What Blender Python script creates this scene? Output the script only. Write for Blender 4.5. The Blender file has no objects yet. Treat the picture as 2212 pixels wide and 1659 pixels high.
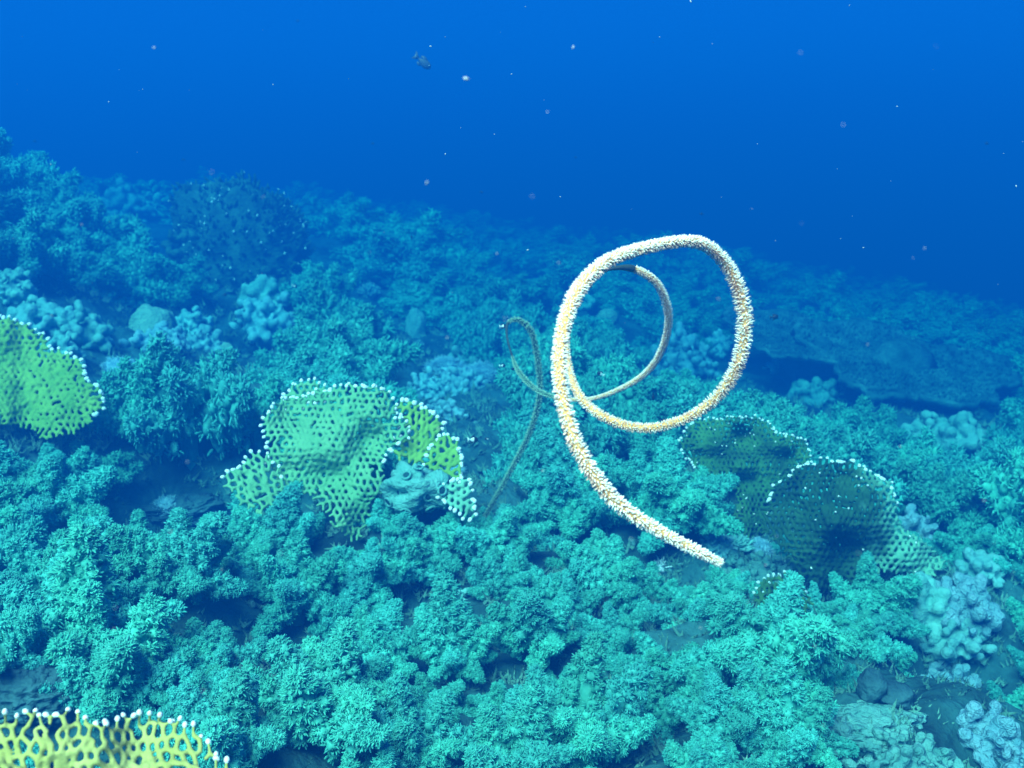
import bpy, math, random
import numpy as np
from mathutils import Vector, Matrix, Euler

# ---------------------------------------------------------------- camera, water light, sun, exposure
scene = bpy.context.scene
W0, H0 = 2212.0, 1659.0            # picture units used for layout notes
LENS, PITCH = 36.1, math.radians(12.0)
FN = LENS / 36.0
cam_data = bpy.data.cameras.new('camera')
cam_data.lens = LENS; cam_data.sensor_width = 36.0
cam_data.clip_start = 0.02; cam_data.clip_end = 400.0
cam = bpy.data.objects.new('camera', cam_data)
scene.collection.objects.link(cam)
cam.location = (0, 0, 0)
cam.rotation_euler = (math.radians(90) - PITCH, 0, 0)
scene.camera = cam
cam_data.dof.use_dof = True; cam_data.dof.focus_distance = 1.35; cam_data.dof.aperture_fstop = 11.0

SUN_EL, SUN_AZ = math.radians(50), math.radians(-155)   # azimuth from +Y towards +X
world = bpy.data.worlds.new('World'); scene.world = world; world.use_nodes = True
wn, wl = world.node_tree.nodes, world.node_tree.links
wn.clear()
sky_t = wn.new('ShaderNodeTexSky'); sky_t.sky_type = 'NISHITA'; sky_t.sun_disc = False
sky_t.sun_elevation = SUN_EL; sky_t.sun_rotation = SUN_AZ
tint = wn.new('ShaderNodeMix'); tint.data_type = 'RGBA'; tint.blend_type = 'MULTIPLY'
tint.inputs[0].default_value = 1.0
tint.inputs[7].default_value = (0.015, 0.135, 0.42, 1)       # daylight after metres of sea water
bgd = wn.new('ShaderNodeBackground'); bgd.inputs[1].default_value = 0.075
wout = wn.new('ShaderNodeOutputWorld')
wl.new(sky_t.outputs[0], tint.inputs[6]); wl.new(tint.outputs[2], bgd.inputs[0]); wl.new(bgd.outputs[0], wout.inputs[0])

sun_d = bpy.data.lights.new('sun', 'SUN'); sun_d.energy = 5.0; sun_d.angle = math.radians(38)
sun_d.color = (1.0, 0.86, 0.74)
sun = bpy.data.objects.new('sun', sun_d); scene.collection.objects.link(sun)
sv = Vector((math.sin(SUN_AZ) * math.cos(SUN_EL), math.cos(SUN_AZ) * math.cos(SUN_EL), math.sin(SUN_EL)))
sun.rotation_euler = sv.to_track_quat('Z', 'Y').to_euler()

vs = scene.view_settings
vs.view_transform = 'Standard'; vs.look = 'None'; vs.gamma = 1.0; vs.exposure = 2.15; vs.use_curve_mapping = False
cy = scene.cycles
cy.use_denoising = True
cy.max_bounces = 8; cy.diffuse_bounces = 6; cy.glossy_bounces = 1; cy.volume_bounces = 0; cy.transmission_bounces = 1
cy.use_adaptive_sampling = False; cy.use_fast_gi = False
WATER_ALB = (0.001, 0.089, 0.505)     # share of the light that the water scatters, per colour
















# ---------------------------------------------------------------- picture geometry helpers
CP, SP = math.cos(PITCH), math.sin(PITCH)
FWD = np.array([0, CP, -SP]); UPV = np.array([0, SP, CP]); RGT = np.array([1.0, 0, 0])

def at(u, v, d):
    """point at depth d (metres along the view axis) behind picture point u, v"""
    xc = (u - W0 / 2) / W0 / FN; yc = (H0 / 2 - v) / W0 / FN
    return d * (FWD + xc * RGT + yc * UPV)

def project(p):
    p = np.asarray(p, float); d = p @ FWD
    return (p @ RGT) / d * FN * W0 + W0 / 2, H0 / 2 - (p @ UPV) / d * FN * W0, d

# ---------------------------------------------------------------- numpy noise
def _hash(ix, iy, iz, seed):
    n = (ix * 374761393 + iy * 668265263 + iz * 2147483647 + seed * 974634777) & 0xffffffff
    n = ((n ^ (n >> 13)) * 1274126177) & 0xffffffff
    n = ((n ^ (n >> 16)) * 2246822519) & 0xffffffff
    return ((n ^ (n >> 15)) & 0xffffff) / float(0xffffff) * 2 - 1

def noise(x, y, z=0.0, seed=0):
    x, y, z = np.broadcast_arrays(np.asarray(x, float), np.asarray(y, float), np.asarray(z, float))
    ix, iy, iz = np.floor(x).astype(np.int64), np.floor(y).astype(np.int64), np.floor(z).astype(np.int64)
    fx, fy, fz = x - ix, y - iy, z - iz
    fx, fy, fz = [f * f * f * (f * (f * 6 - 15) + 10) for f in (fx, fy, fz)]
    out = 0
    for dx in (0, 1):
        for dy in (0, 1):
            for dz in (0, 1):
                w = (fx if dx else 1 - fx) * (fy if dy else 1 - fy) * (fz if dz else 1 - fz)
                out = out + w * _hash(ix + dx, iy + dy, iz + dz, seed)
    return out

def fbm(x, y, z=0.0, oct=4, seed=0):
    s, a = 0, 1.0
    for k in range(oct):
        s = s + a * noise(x * 2 ** k, y * 2 ** k, z * 2 ** k, seed + k); a *= 0.5
    return s

# ---------------------------------------------------------------- terrain height
BUMPS = []      # (x, y, radius, height)

def base_height(x, y):
    x = np.asarray(x, float); y = np.asarray(y, float)
    xl = np.minimum(x, 0)
    rise = -0.13 * xl + 0.024 * xl * xl
    h = -0.97 - 0.13 * np.maximum(x, 0) + 0.56 * np.tanh(rise / 0.56)
    h = h - 0.014 * np.maximum(0, y - 6.5) ** 1.4 - 0.05 * np.maximum(0, x - 3)
    return h

def height(x, y, fine=True):
    h = base_height(x, y)
    h = h + 0.13 * fbm(x * 0.75 + 3.1, y * 0.75 + 1.7, oct=2, seed=5)
    for bx, by, r, a in BUMPS:
        h = h + a * np.exp(-((x - bx) ** 2 + (y - by) ** 2) / (r * r))
    if fine:
        h = h + 0.05 * fbm(x * 3.1, y * 3.1, oct=4, seed=9)
    return h

def ground(u, v, dmin=0.4):
    """where the view ray through u, v meets the reef"""
    d = dmin
    while d < 60:
        p = at(u, v, d)
        if p[2] < height(p[0], p[1]):
            lo, hi = d / 1.02, d
            for _ in range(12):
                m = (lo + hi) / 2; q = at(u, v, m)
                if q[2] < height(q[0], q[1]): hi = m
                else: lo = m
            return at(u, v, hi)
        d *= 1.02
    return at(u, v, 60)

def on_ground(x, y):
    return np.array([x, y, float(height(x, y))])

# mounds and pits, fixed in metres (x, y, radius, height)
BUMPS += [(-3.0, 5.6, 0.55, 0.30), (-2.6, 4.4, 0.6, 0.20),
          (-0.86, 2.62, 0.26, -0.62), (-0.62, 1.28, 0.12, -0.20), (0.36, 2.25, 0.15, -0.16), (0.05, 2.35, 0.12, -0.14),
          (-0.22, 1.62, 0.09, -0.12), (0.92, 1.95, 0.16, -0.22), (2.35, 5.4, 0.8, -0.14), (-1.35, 3.4, 0.25, -0.2),
          (-0.55, 4.3, 0.25, -0.2), (-1.0, 4.2, 0.22, -0.25), (-1.2, 5.0, 0.25, -0.25), (0.30, 1.95, 0.10, -0.14), (-0.45, 1.75, 0.10, -0.14), (0.55, 1.75, 0.10, -0.12), (-0.95, 1.9, 0.13, -0.16), (0.6, 2.9, 0.35, 0.12)]

# ---------------------------------------------------------------- object helpers
COL = scene.collection

def link(o, parent=None):
    COL.objects.link(o)
    if parent is not None:
        o.parent = parent
    return o

def tag(o, label=None, cat=None, group=None, kind=None):
    if label: o['label'] = label
    if cat: o['category'] = cat
    if group: o['group'] = group
    if kind: o['kind'] = kind
    return o

def mesh_np(name, V, F, mat=None, smooth=True):
    """triangle mesh from numpy arrays"""
    V = np.ascontiguousarray(V, np.float32); F = np.ascontiguousarray(F, np.int32)
    me = bpy.data.meshes.new(name)
    me.vertices.add(len(V)); me.vertices.foreach_set('co', V.ravel())
    me.loops.add(F.size); me.loops.foreach_set('vertex_index', F.ravel())
    me.polygons.add(len(F)); me.polygons.foreach_set('loop_start', np.arange(0, F.size, 3, dtype=np.int32))
    me.polygons.foreach_set('use_smooth', np.full(len(F), smooth))
    me.update(calc_edges=True)
    if mat: me.materials.append(mat)
    return me

def obj(name, me, parent=None, loc=None):
    o = bpy.data.objects.new(name, me)
    if loc is not None: o.location = loc
    return link(o, parent)

def empty(name, loc):
    o = bpy.data.objects.new(name, None); o.location = loc; o.empty_display_size = 0.05
    return link(o)

class Geo:
    def __init__(s): s.V, s.F, s.n = [], [], 0
    def add(s, V, F):
        s.V.append(np.asarray(V, float)); s.F.append(np.asarray(F, int) + s.n); s.n += len(V)
    def get(s): return np.concatenate(s.V), np.concatenate(s.F)
    def mesh(s, name, mat, smooth=True):
        V, F = s.get(); return mesh_np(name, V, F, mat, smooth)

def quads(Q):
    Q = np.asarray(Q); return np.concatenate([Q[:, [0, 1, 2]], Q[:, [0, 2, 3]]])

def ball(nu=8, nv=6):
    V = [(0, 0, 1)]
    for j in range(1, nv):
        t = math.pi * j / nv
        for i in range(nu):
            a = 2 * math.pi * (i + 0.5 * (j % 2)) / nu
            V.append((math.sin(t) * math.cos(a), math.sin(t) * math.sin(a), math.cos(t)))
    V.append((0, 0, -1)); F = []
    for i in range(nu):
        F.append((0, 1 + i, 1 + (i + 1) % nu))
    for j in range(nv - 2):
        a0 = 1 + j * nu; b0 = a0 + nu
        for i in range(nu):
            k = (i + 1) % nu
            F += [(a0 + i, b0 + i, a0 + k), (a0 + k, b0 + i, b0 + k)]
    last = len(V) - 1; a0 = 1 + (nv - 2) * nu
    for i in range(nu):
        F.append((last, a0 + (i + 1) % nu, a0 + i))
    return np.array(V, float), np.array(F)

def frame_for(D):
    """rotation matrices (N,3,3) whose third column is the unit direction D"""
    D = np.atleast_2d(np.asarray(D, float)); D = D / np.linalg.norm(D, axis=1, keepdims=True)
    ref = np.where(np.abs(D[:, 2:3]) > 0.9, np.array([[1.0, 0, 0]]), np.array([[0, 0, 1.0]]))
    X = np.cross(ref, D); X /= np.linalg.norm(X, axis=1, keepdims=True)
    Y = np.cross(D, X)
    return np.stack([X, Y, D], axis=2)

def stamp(V, F, M, T):
    """copies of (V, F) under matrices M (N,3,3) and offsets T (N,3)"""
    N = len(T)
    VV = np.einsum('nij,kj->nki', M, V) + np.asarray(T)[:, None, :]
    FF = F[None] + (np.arange(N) * len(V))[:, None, None]
    return VV.reshape(-1, 3), FF.reshape(-1, 3)

def tube(P, R, n=7, cap=True):
    P = np.asarray(P, float); m = len(P); R = np.broadcast_to(np.asarray(R, float), (m,))
    T = np.gradient(P, axis=0); T /= np.linalg.norm(T, axis=1, keepdims=True) + 1e-12
    X = np.zeros_like(P); ref = np.array([0, 0, 1.0]) if abs(T[0, 2]) < 0.9 else np.array([1.0, 0, 0])
    x = np.cross(ref, T[0]); x /= np.linalg.norm(x)
    for i in range(m):
        x = x - T[i] * (x @ T[i]); x /= np.linalg.norm(x); X[i] = x
    Y = np.cross(T, X); a = np.arange(n) * 2 * math.pi / n
    V = (P[:, None] + R[:, None, None] * (np.cos(a)[None, :, None] * X[:, None] + np.sin(a)[None, :, None] * Y[:, None])).reshape(-1, 3)
    Q = []
    for i in range(m - 1):
        for k in range(n):
            Q.append((i * n + k, i * n + (k + 1) % n, (i + 1) * n + (k + 1) % n, (i + 1) * n + k))
    F = quads(np.array(Q))
    if cap:
        V = np.concatenate([V, P[:1] - T[:1] * R[0] * 0.6, P[-1:] + T[-1:] * R[-1] * 0.6])
        a0, b0 = m * n, m * n + 1
        cF = [(a0, (k + 1) % n, k) for k in range(n)] + [(b0, (m - 1) * n + k, (m - 1) * n + (k + 1) % n) for k in range(n)]
        F = np.concatenate([F, np.array(cF)])
    return V, F

def catmull(C, per=14):
    C = np.asarray(C, float); C = np.vstack([2 * C[0] - C[1], C, 2 * C[-1] - C[-2]]); out = []
    for i in range(1, len(C) - 2):
        p0, p1, p2, p3 = C[i - 1], C[i], C[i + 1], C[i + 2]
        for k in range(per):
            t = k / per
            out.append(0.5 * (2 * p1 + (p2 - p0) * t + (2 * p0 - 5 * p1 + 4 * p2 - p3) * t * t + (3 * p1 - p0 - 3 * p2 + p3) * t ** 3))
    out.append(C[-2]); return np.array(out)

# ---------------------------------------------------------------- materials
def nodes_of(m):
    return m.node_tree.nodes, m.node_tree.links

def mat_noise(name, cols, scale, rough=0.85, bump=0.0, bscale=None, vary=0.0, coords='Object', detail=5.0, pos=None, spec=0.15, trans=0.0, tinted=False):
    """colour ramp over noise, optional per-object brightness change and bump"""
    m = bpy.data.materials.new(name); m.use_nodes = True; n, l = nodes_of(m)
    b = n['Principled BSDF']; b.inputs['Roughness'].default_value = rough
    b.inputs['Specular IOR Level'].default_value = spec
    tc = n.new('ShaderNodeTexCoord'); nz = n.new('ShaderNodeTexNoise')
    nz.inputs['Scale'].default_value = scale; nz.inputs['Detail'].default_value = detail; nz.inputs['Roughness'].default_value = 0.62
    l.new(tc.outputs[coords], nz.inputs['Vector'])
    rp = n.new('ShaderNodeValToRGB'); e = rp.color_ramp.elements
    pos = pos or np.linspace(0.3, 0.7, len(cols))
    e[0].position = pos[0]; e[0].color = (*cols[0], 1); e[1].position = pos[-1]; e[1].color = (*cols[-1], 1)
    for c, p in list(zip(cols, pos))[1:-1]:
        k = e.new(p); k.color = (*c, 1)
    l.new(nz.outputs['Fac'], rp.inputs['Fac']); out = rp.outputs['Color']
    if vary:
        oi = n.new('ShaderNodeObjectInfo'); hs = n.new('ShaderNodeHueSaturation')
        mv = n.new('ShaderNodeMapRange'); mv.inputs['To Min'].default_value = 1 - vary; mv.inputs['To Max'].default_value = 1 + vary
        l.new(oi.outputs['Random'], mv.inputs['Value']); l.new(mv.outputs[0], hs.inputs['Value'])
        mh = n.new('ShaderNodeMapRange'); mh.inputs['To Min'].default_value = 0.5 - vary * 0.08; mh.inputs['To Max'].default_value = 0.5 + vary * 0.08
        ml = n.new('ShaderNodeMath'); ml.operation = 'MULTIPLY'; ml.inputs[1].default_value = 7.31
        fr = n.new('ShaderNodeMath'); fr.operation = 'FRACT'
        l.new(oi.outputs['Random'], ml.inputs[0]); l.new(ml.outputs[0], fr.inputs[0]); l.new(fr.outputs[0], mh.inputs['Value'])
        l.new(mh.outputs[0], hs.inputs['Hue'])
        l.new(out, hs.inputs['Color']); out = hs.outputs['Color']
    if tinted:           # each colony's own colour, stored on the object
        ob = n.new('ShaderNodeObjectInfo'); mm = n.new('ShaderNodeMix'); mm.data_type = 'RGBA'; mm.blend_type = 'MULTIPLY'; mm.inputs[0].default_value = 1.0
        l.new(out, mm.inputs[6]); l.new(ob.outputs['Color'], mm.inputs[7]); out = mm.outputs[2]
    l.new(out, b.inputs['Base Color'])
    if trans:
        tr = n.new('ShaderNodeBsdfTranslucent'); mx = n.new('ShaderNodeMixShader'); mx.inputs[0].default_value = trans
        l.new(out, tr.inputs['Color']); l.new(b.outputs[0], mx.inputs[1]); l.new(tr.outputs[0], mx.inputs[2]); l.new(mx.outputs[0], n['Material Output'].inputs['Surface'])
    if bump:
        n2 = n.new('ShaderNodeTexNoise'); n2.inputs['Scale'].default_value = bscale or scale * 3; n2.inputs['Detail'].default_value = 6
        l.new(tc.outputs[coords], n2.inputs['Vector'])
        bm = n.new('ShaderNodeBump'); bm.inputs['Strength'].default_value = bump; bm.inputs['Distance'].default_value = 0.02
        l.new(n2.outputs['Fac'], bm.inputs['Height']); l.new(bm.outputs[0], b.inputs['Normal'])
    return m

M_REEF = mat_noise('reef_rock', [(0.008, 0.022, 0.026), (0.02, 0.075, 0.08), (0.04, 0.15, 0.16), (0.02, 0.05, 0.05)], 5.0, bump=0.9, bscale=40, pos=[0.30, 0.45, 0.58, 0.72])
M_SOFT = mat_noise('soft_coral_polyps', [(0.06, 0.43, 0.37), (0.13, 0.66, 0.58)], 14, vary=0.18, trans=0.3, rough=0.9, pos=[0.35, 0.65])
M_SOFT_FAR = M_SOFT
M_STALK = mat_noise('soft_coral_stalk', [(0.10, 0.24, 0.21), (0.20, 0.34, 0.29)], 18, rough=0.7)
M_STEM_DARK = mat_noise('whip_dark_core', [(0.03, 0.09, 0.06), (0.08, 0.17, 0.11)], 60, rough=0.6)
M_STALK_PALE = mat_noise('pale_stalk', [(0.20, 0.42, 0.45), (0.30, 0.55, 0.58)], 12, rough=0.6)
M_FIRE_Y = mat_noise('fire_coral_yellow_green', [(0.10, 0.31, 0.15), (0.19, 0.43, 0.22)], 16, rough=0.75, bump=0.3, bscale=160)
M_FIRE_G = mat_noise('fire_coral_lime', [(0.11, 0.28, 0.04), (0.25, 0.44, 0.08)], 16, rough=0.75, bump=0.3, bscale=160)
M_FIRE_C = mat_noise('fire_coral_mustard', [(0.29, 0.30, 0.06), (0.45, 0.46, 0.15)], 22, rough=0.7, bump=0.2, bscale=200)
M_FIRE_D = mat_noise('fire_coral_olive', [(0.014, 0.06, 0.03), (0.045, 0.155, 0.045), (0.085, 0.24, 0.07)], 9, rough=0.8, bump=0.3, bscale=160)
M_FIRE_P = mat_noise('fire_coral_bleached', [(0.08, 0.26, 0.16), (0.24, 0.52, 0.40)], 10, rough=0.8)
def bleach(m, x0, x1, pale):
    """the colony turns pale towards +X between x0 and x1, with an uneven border"""
    n, l = nodes_of(m); b = n['Principled BSDF']; src = b.inputs['Base Color'].links[0].from_socket
    tc = n.new('ShaderNodeTexCoord'); sx = n.new('ShaderNodeSeparateXYZ'); nz = n.new('ShaderNodeTexNoise'); nz.inputs['Scale'].default_value = 14; nz.inputs['Detail'].default_value = 3
    l.new(tc.outputs['Object'], sx.inputs[0]); l.new(tc.outputs['Object'], nz.inputs['Vector'])
    ad = n.new('ShaderNodeMath'); ad.operation = 'MULTIPLY_ADD'; ad.inputs[1].default_value = 0.22; l.new(nz.outputs['Fac'], ad.inputs[0]); l.new(sx.outputs['X'], ad.inputs[2])
    mr = n.new('ShaderNodeMapRange'); mr.interpolation_type = 'SMOOTHSTEP'; mr.inputs['From Min'].default_value = x0 + 0.11; mr.inputs['From Max'].default_value = x1 + 0.11; l.new(ad.outputs[0], mr.inputs['Value'])
    mx = n.new('ShaderNodeMix'); mx.data_type = 'RGBA'; mx.inputs[7].default_value = (*pale, 1); l.new(mr.outputs[0], mx.inputs[0]); l.new(src, mx.inputs[6]); l.new(mx.outputs[2], b.inputs['Base Color'])
    return m
M_FIRE_B = bleach(mat_noise('fire_coral_half_bleached', [(0.006, 0.03, 0.02), (0.015, 0.07, 0.03), (0.035, 0.12, 0.05)], 9, rough=0.8, bump=0.3, bscale=160), 0.80, 0.90, (0.16, 0.42, 0.30))
M_TIP = mat_noise('white_tips', [(0.74, 0.80, 0.84), (0.84, 0.86, 0.90)], 30, rough=0.6)
M_TIP_DIM = mat_noise('dull_white_tips', [(0.40, 0.58, 0.62), (0.55, 0.70, 0.74)], 30, rough=0.6)
M_WHIP = mat_noise('whip_core', [(0.62, 0.25, 0.06), (0.88, 0.46, 0.16)], 60, rough=0.6)
M_WHIP_BARE = mat_noise('whip_bare', [(0.015, 0.03, 0.03), (0.05, 0.07, 0.06)], 60, rough=0.5)
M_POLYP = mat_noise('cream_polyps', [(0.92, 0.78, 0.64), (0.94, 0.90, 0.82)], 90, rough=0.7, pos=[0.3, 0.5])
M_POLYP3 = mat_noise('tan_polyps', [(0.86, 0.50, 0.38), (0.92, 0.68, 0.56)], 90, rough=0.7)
M_POLYP2 = mat_noise('green_grey_polyps', [(0.18, 0.36, 0.28), (0.32, 0.52, 0.40)], 90, rough=0.7)
M_LUMP = mat_noise('lobed_hard_coral', [(0.10, 0.34, 0.35), (0.22, 0.54, 0.55)], 12, rough=0.8, bump=0.5, bscale=120, vary=0.12)
M_KNOB = mat_noise('knobbly_hard_coral', [(0.10, 0.33, 0.40), (0.28, 0.60, 0.70)], 22, rough=0.7, bump=0.3, bscale=120, vary=0.15)
M_DOME = mat_noise('dome_coral', [(0.15, 0.36, 0.33), (0.30, 0.56, 0.48)], 30, rough=0.8, bump=0.8, bscale=90)
M_XENIA = mat_noise('pale_blue_polyps', [(0.20, 0.46, 0.62), (0.40, 0.66, 0.82)], 40, rough=0.8, vary=0.1)
M_SPONGE = mat_noise('pale_sponge', [(0.09, 0.32, 0.30), (0.20, 0.50, 0.48)], 18, rough=0.8, bump=0.6, bscale=140)
M_PORE = mat_noise('sponge_pore', [(0.01, 0.05, 0.06), (0.02, 0.08, 0.09)], 20, rough=0.9)
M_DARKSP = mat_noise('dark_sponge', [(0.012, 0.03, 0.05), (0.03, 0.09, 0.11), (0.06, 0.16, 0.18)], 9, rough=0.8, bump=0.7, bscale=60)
M_TABLE = mat_noise('table_coral', [(0.015, 0.06, 0.07), (0.05, 0.17, 0.19), (0.12, 0.32, 0.33)], 7, rough=0.9, bump=0.9, bscale=60)
M_WHITE = mat_noise('white_branch_coral', [(0.50, 0.66, 0.78), (0.74, 0.84, 0.90)], 30, rough=0.7)
M_BLUEW = mat_noise('blue_white_coral', [(0.12, 0.32, 0.41), (0.28, 0.50, 0.61)], 24, rough=0.8, bump=0.8, bscale=150)
M_MOUND = mat_noise('bommie', [(0.012, 0.045, 0.04), (0.032, 0.115, 0.09), (0.06, 0.19, 0.145)], 8, rough=0.9, bump=0.8, bscale=60)
M_RUBBLE = mat_noise('rubble', [(0.05, 0.17, 0.18), (0.16, 0.38, 0.38)], 15, rough=0.9, bump=0.9, bscale=80, vary=0.2)
M_FISH_D = mat_noise('dark_fish', [(0.008, 0.010, 0.014), (0.02, 0.024, 0.03)], 30, rough=0.5, spec=0.3)
M_FISH_W = mat_noise('white_fish', [(0.62, 0.68, 0.72), (0.74, 0.78, 0.8)], 30, rough=0.5, spec=0.3)
M_FISH_G = mat_noise('grey_fish', [(0.03, 0.05, 0.06), (0.07, 0.09, 0.10)], 30, rough=0.5, spec=0.3)
M_TURF = mat_noise('turf_and_encrusting_growth', [(0.04, 0.12, 0.10), (0.10, 0.26, 0.22), (0.18, 0.40, 0.34)], 6, rough=0.9, bump=0.6, bscale=120)
M_EYE = mat_noise('fish_eye', [(0.3, 0.32, 0.3), (0.4, 0.4, 0.4)], 10, rough=0.3)
M_SNOW = mat_noise('drifting_specks', [(0.30, 0.36, 0.38), (0.42, 0.46, 0.46)], 10, rough=0.9)

# ---------------------------------------------------------------- the setting: reef floor and the water's haze
def axis(lo, hi, n, c, k):
    t = np.linspace(-1, 1, n); s = np.sinh(k * t) / math.sinh(k)
    return np.where(s < 0, c + s * (c - lo), c + s * (hi - c))

gx = axis(-24, 26, 310, 0.0, 3.6); gy = axis(-2.0, 46, 310, 2.0, 3.8)
GX, GY = np.meshgrid(gx, gy)
GZ = height(GX, GY) + 0.018 * fbm(GX * 14, GY * 14, oct=3, seed=21)
V = np.stack([GX, GY, GZ], -1).reshape(-1, 3)
ii, jj = np.meshgrid(np.arange(len(gx) - 1), np.arange(len(gy) - 1)); a = (jj * len(gx) + ii).ravel()
F = quads(np.stack([a, a + 1, a + 1 + len(gx), a + len(gx)], 1))
tag(obj('reef_ground', mesh_np('reef_ground', V, F, M_REEF)), kind='structure')

bm_v = np.array([(x, y, z) for x in (-70, 70) for y in (-12, 110) for z in (-13.0, 1.2)], float)
bm_f = quads(np.array([(0, 1, 3, 2), (4, 6, 7, 5), (0, 4, 5, 1), (2, 3, 7, 6), (0, 2, 6, 4), (1, 5, 7, 3)]))
m = bpy.data.materials.new('sea_water'); m.use_nodes = True; n, l = nodes_of(m); n.clear()
pv = n.new('ShaderNodeVolumePrincipled'); mo = n.new('ShaderNodeOutputMaterial'); l.new(pv.outputs[0], mo.inputs['Volume'])
EXT, ALB, DENS = (0.50, 0.345, 0.32), WATER_ALB, 0.5
sc_ = [ALB[i] * EXT[i] / DENS for i in range(3)]
ab_ = [max(0.0, 1 - (EXT[i] * (1 - ALB[i]) / DENS) / (1 - sc_[i])) for i in range(3)]
pv.inputs['Density'].default_value = DENS
pv.inputs['Color'].default_value = (*sc_, 1); pv.inputs['Absorption Color'].default_value = (*ab_, 1)
pv.inputs['Anisotropy'].default_value = 0.1
tag(obj('haze', mesh_np('haze', bm_v, bm_f, m, False)), kind='stuff')

# ---------------------------------------------------------------- soft corals: branch meshes
def bumpy(nu, nv, rng, lo=0.74, hi=1.28, zs=3.0):
    V, F = ball(nu, nv); V = V * rng.uniform(lo, hi, (len(V), 1)); V[:, 2] = V[:, 2] * zs + zs * 0.8
    return V, F

def branch_geo(seed, nu=6, nv=4, nb=36, nc=34, big=1.0, core=(8, 6), axis_r=1.0, puff=1.0):
    """one fluffy branch along +Z, unit length: soft puffs round an axis, each puff covered in polyp bumps"""
    rng = np.random.default_rng(seed); g = Geo(); bend = rng.uniform(-0.22, 0.22, 2)
    P = lambda t: np.array([bend[0] * t * t, bend[1] * t * t, t])
    pos, dirs, ln, puffs = [], [], [], []
    for i in range(nb):
        t = 0.20 + 0.76 * i / (nb - 1); a = i * 2.4 + rng.uniform(-0.4, 0.4)
        d = np.array([math.cos(a), math.sin(a), 0.30 + 0.9 * t]); d /= np.linalg.norm(d)
        L = (0.31 * (1 - t) ** 0.8 + 0.03) * rng.uniform(0.8, 1.15); r = puff * rng.uniform(0.060, 0.085) * (1.15 - 0.45 * t)
        puffs.append((P(t) + d * L * 0.8, d, r))
    puffs.append((P(0.97), np.array([bend[0], bend[1], 1.0]), 0.06))
    for c_, d, r in puffs:
        B = bumpy(*core, rng, 0.85, 1.12, 1.25); B[0][:, 2] -= 1.0
        g.add((B[0] * r * 0.84) @ frame_for(d)[0].T + c_, B[1])
        for j in range(nc):
            q = rng.normal(0, 1, 3); q /= np.linalg.norm(q); q = q + d * 0.75; q /= np.linalg.norm(q)
            pos.append(c_ + q * r * rng.uniform(0.7, 1.0) * np.array([1, 1, 1])); dirs.append(q + rng.normal(0, 0.42, 3)); ln.append(big * rng.uniform(0.0050, 0.0098))
    g.add(*tube([P(t) for t in (0, 0.3, 0.6, 0.95)], [0.07 * axis_r, 0.13 * axis_r, 0.10 * axis_r, 0.03 * axis_r], 7, False))
    R = frame_for(np.array(dirs)); ln = np.array(ln)[:, None, None]
    for k in range(4):
        B = bumpy(nu, nv, rng); sel = slice(k, None, 4)
        g.add(*stamp(B[0], B[1], R[sel] * ln[sel], np.array(pos)[sel]))
    return g

BRANCH = [branch_geo(s).mesh('branch', M_SOFT, True) for s in range(8)]
BRANCH_LO = [branch_geo(40 + s, 4, 3, 28, 13, 1.65, (6, 4), 0.9, 1.15).get() for s in range(5)]

def stalk_mesh(seed, mat):
    rng = np.random.default_rng(seed); g = Geo()
    z = np.linspace(-0.4, 1.0, 6); w = rng.uniform(-0.06, 0.06, (6, 2))
    g.add(*tube(np.column_stack([w, z]), 0.26 * (1.25 - 0.45 * np.linspace(0, 1, 6)), 10))
    for k in range(6):
        a = k * 1.05 + rng.uniform(-0.2, 0.2); r = rng.uniform(0.5, 0.9)
        g.add(*tube([(0, 0, 0.75), (math.cos(a) * r * 0.5, math.sin(a) * r * 0.5, 1.15), (math.cos(a) * r, math.sin(a) * r, 1.6)], [0.15, 0.12, 0.07], 7))
    return g.mesh('stalk', mat)
STALK = [stalk_mesh(s, M_STALK) for s in range(3)] + [stalk_mesh(9, M_STALK_PALE)]

def bush_layout(rng, R, H, n=None):
    """branch transforms (matrix 3x3, origin) of one bush of half-width R and height H, base at the origin"""
    hs = 0.24 * H; out = []; n = n or int(rng.integers(10, 13)); off = rng.uniform(0, 6.28)
    for i in range(n):
        cz = 1 - (i + 0.5) / n * 1.22; st = math.sqrt(max(0, 1 - cz * cz)); a = off + i * 2.39996 + rng.uniform(-0.25, 0.25)
        d = np.array([st * math.cos(a), st * math.sin(a), cz + 0.05]); d /= np.linalg.norm(d)
        L = 1 / math.sqrt((np.hypot(d[0], d[1]) / R) ** 2 + (d[2] / (H - hs)) ** 2) * rng.uniform(0.80, 1.10)
        w = L * rng.uniform(1.0, 1.3)
        M = frame_for(d)[0]; s = rng.uniform(0, 6.28); Z = np.array([[math.cos(s), -math.sin(s), 0], [math.sin(s), math.cos(s), 0], [0, 0, 1]])
        out.append((M @ Z @ np.diag([w, w, L]), np.array([d[0] * 0.05 * R, d[1] * 0.05 * R, hs * rng.uniform(0.85, 1.1)])))
    return out

def mat4(M, T):
    m = Matrix.Identity(4)
    for r in range(3):
        for c in range(3): m[r][c] = M[r, c]
        m[r][3] = T[r]
    return m

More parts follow.
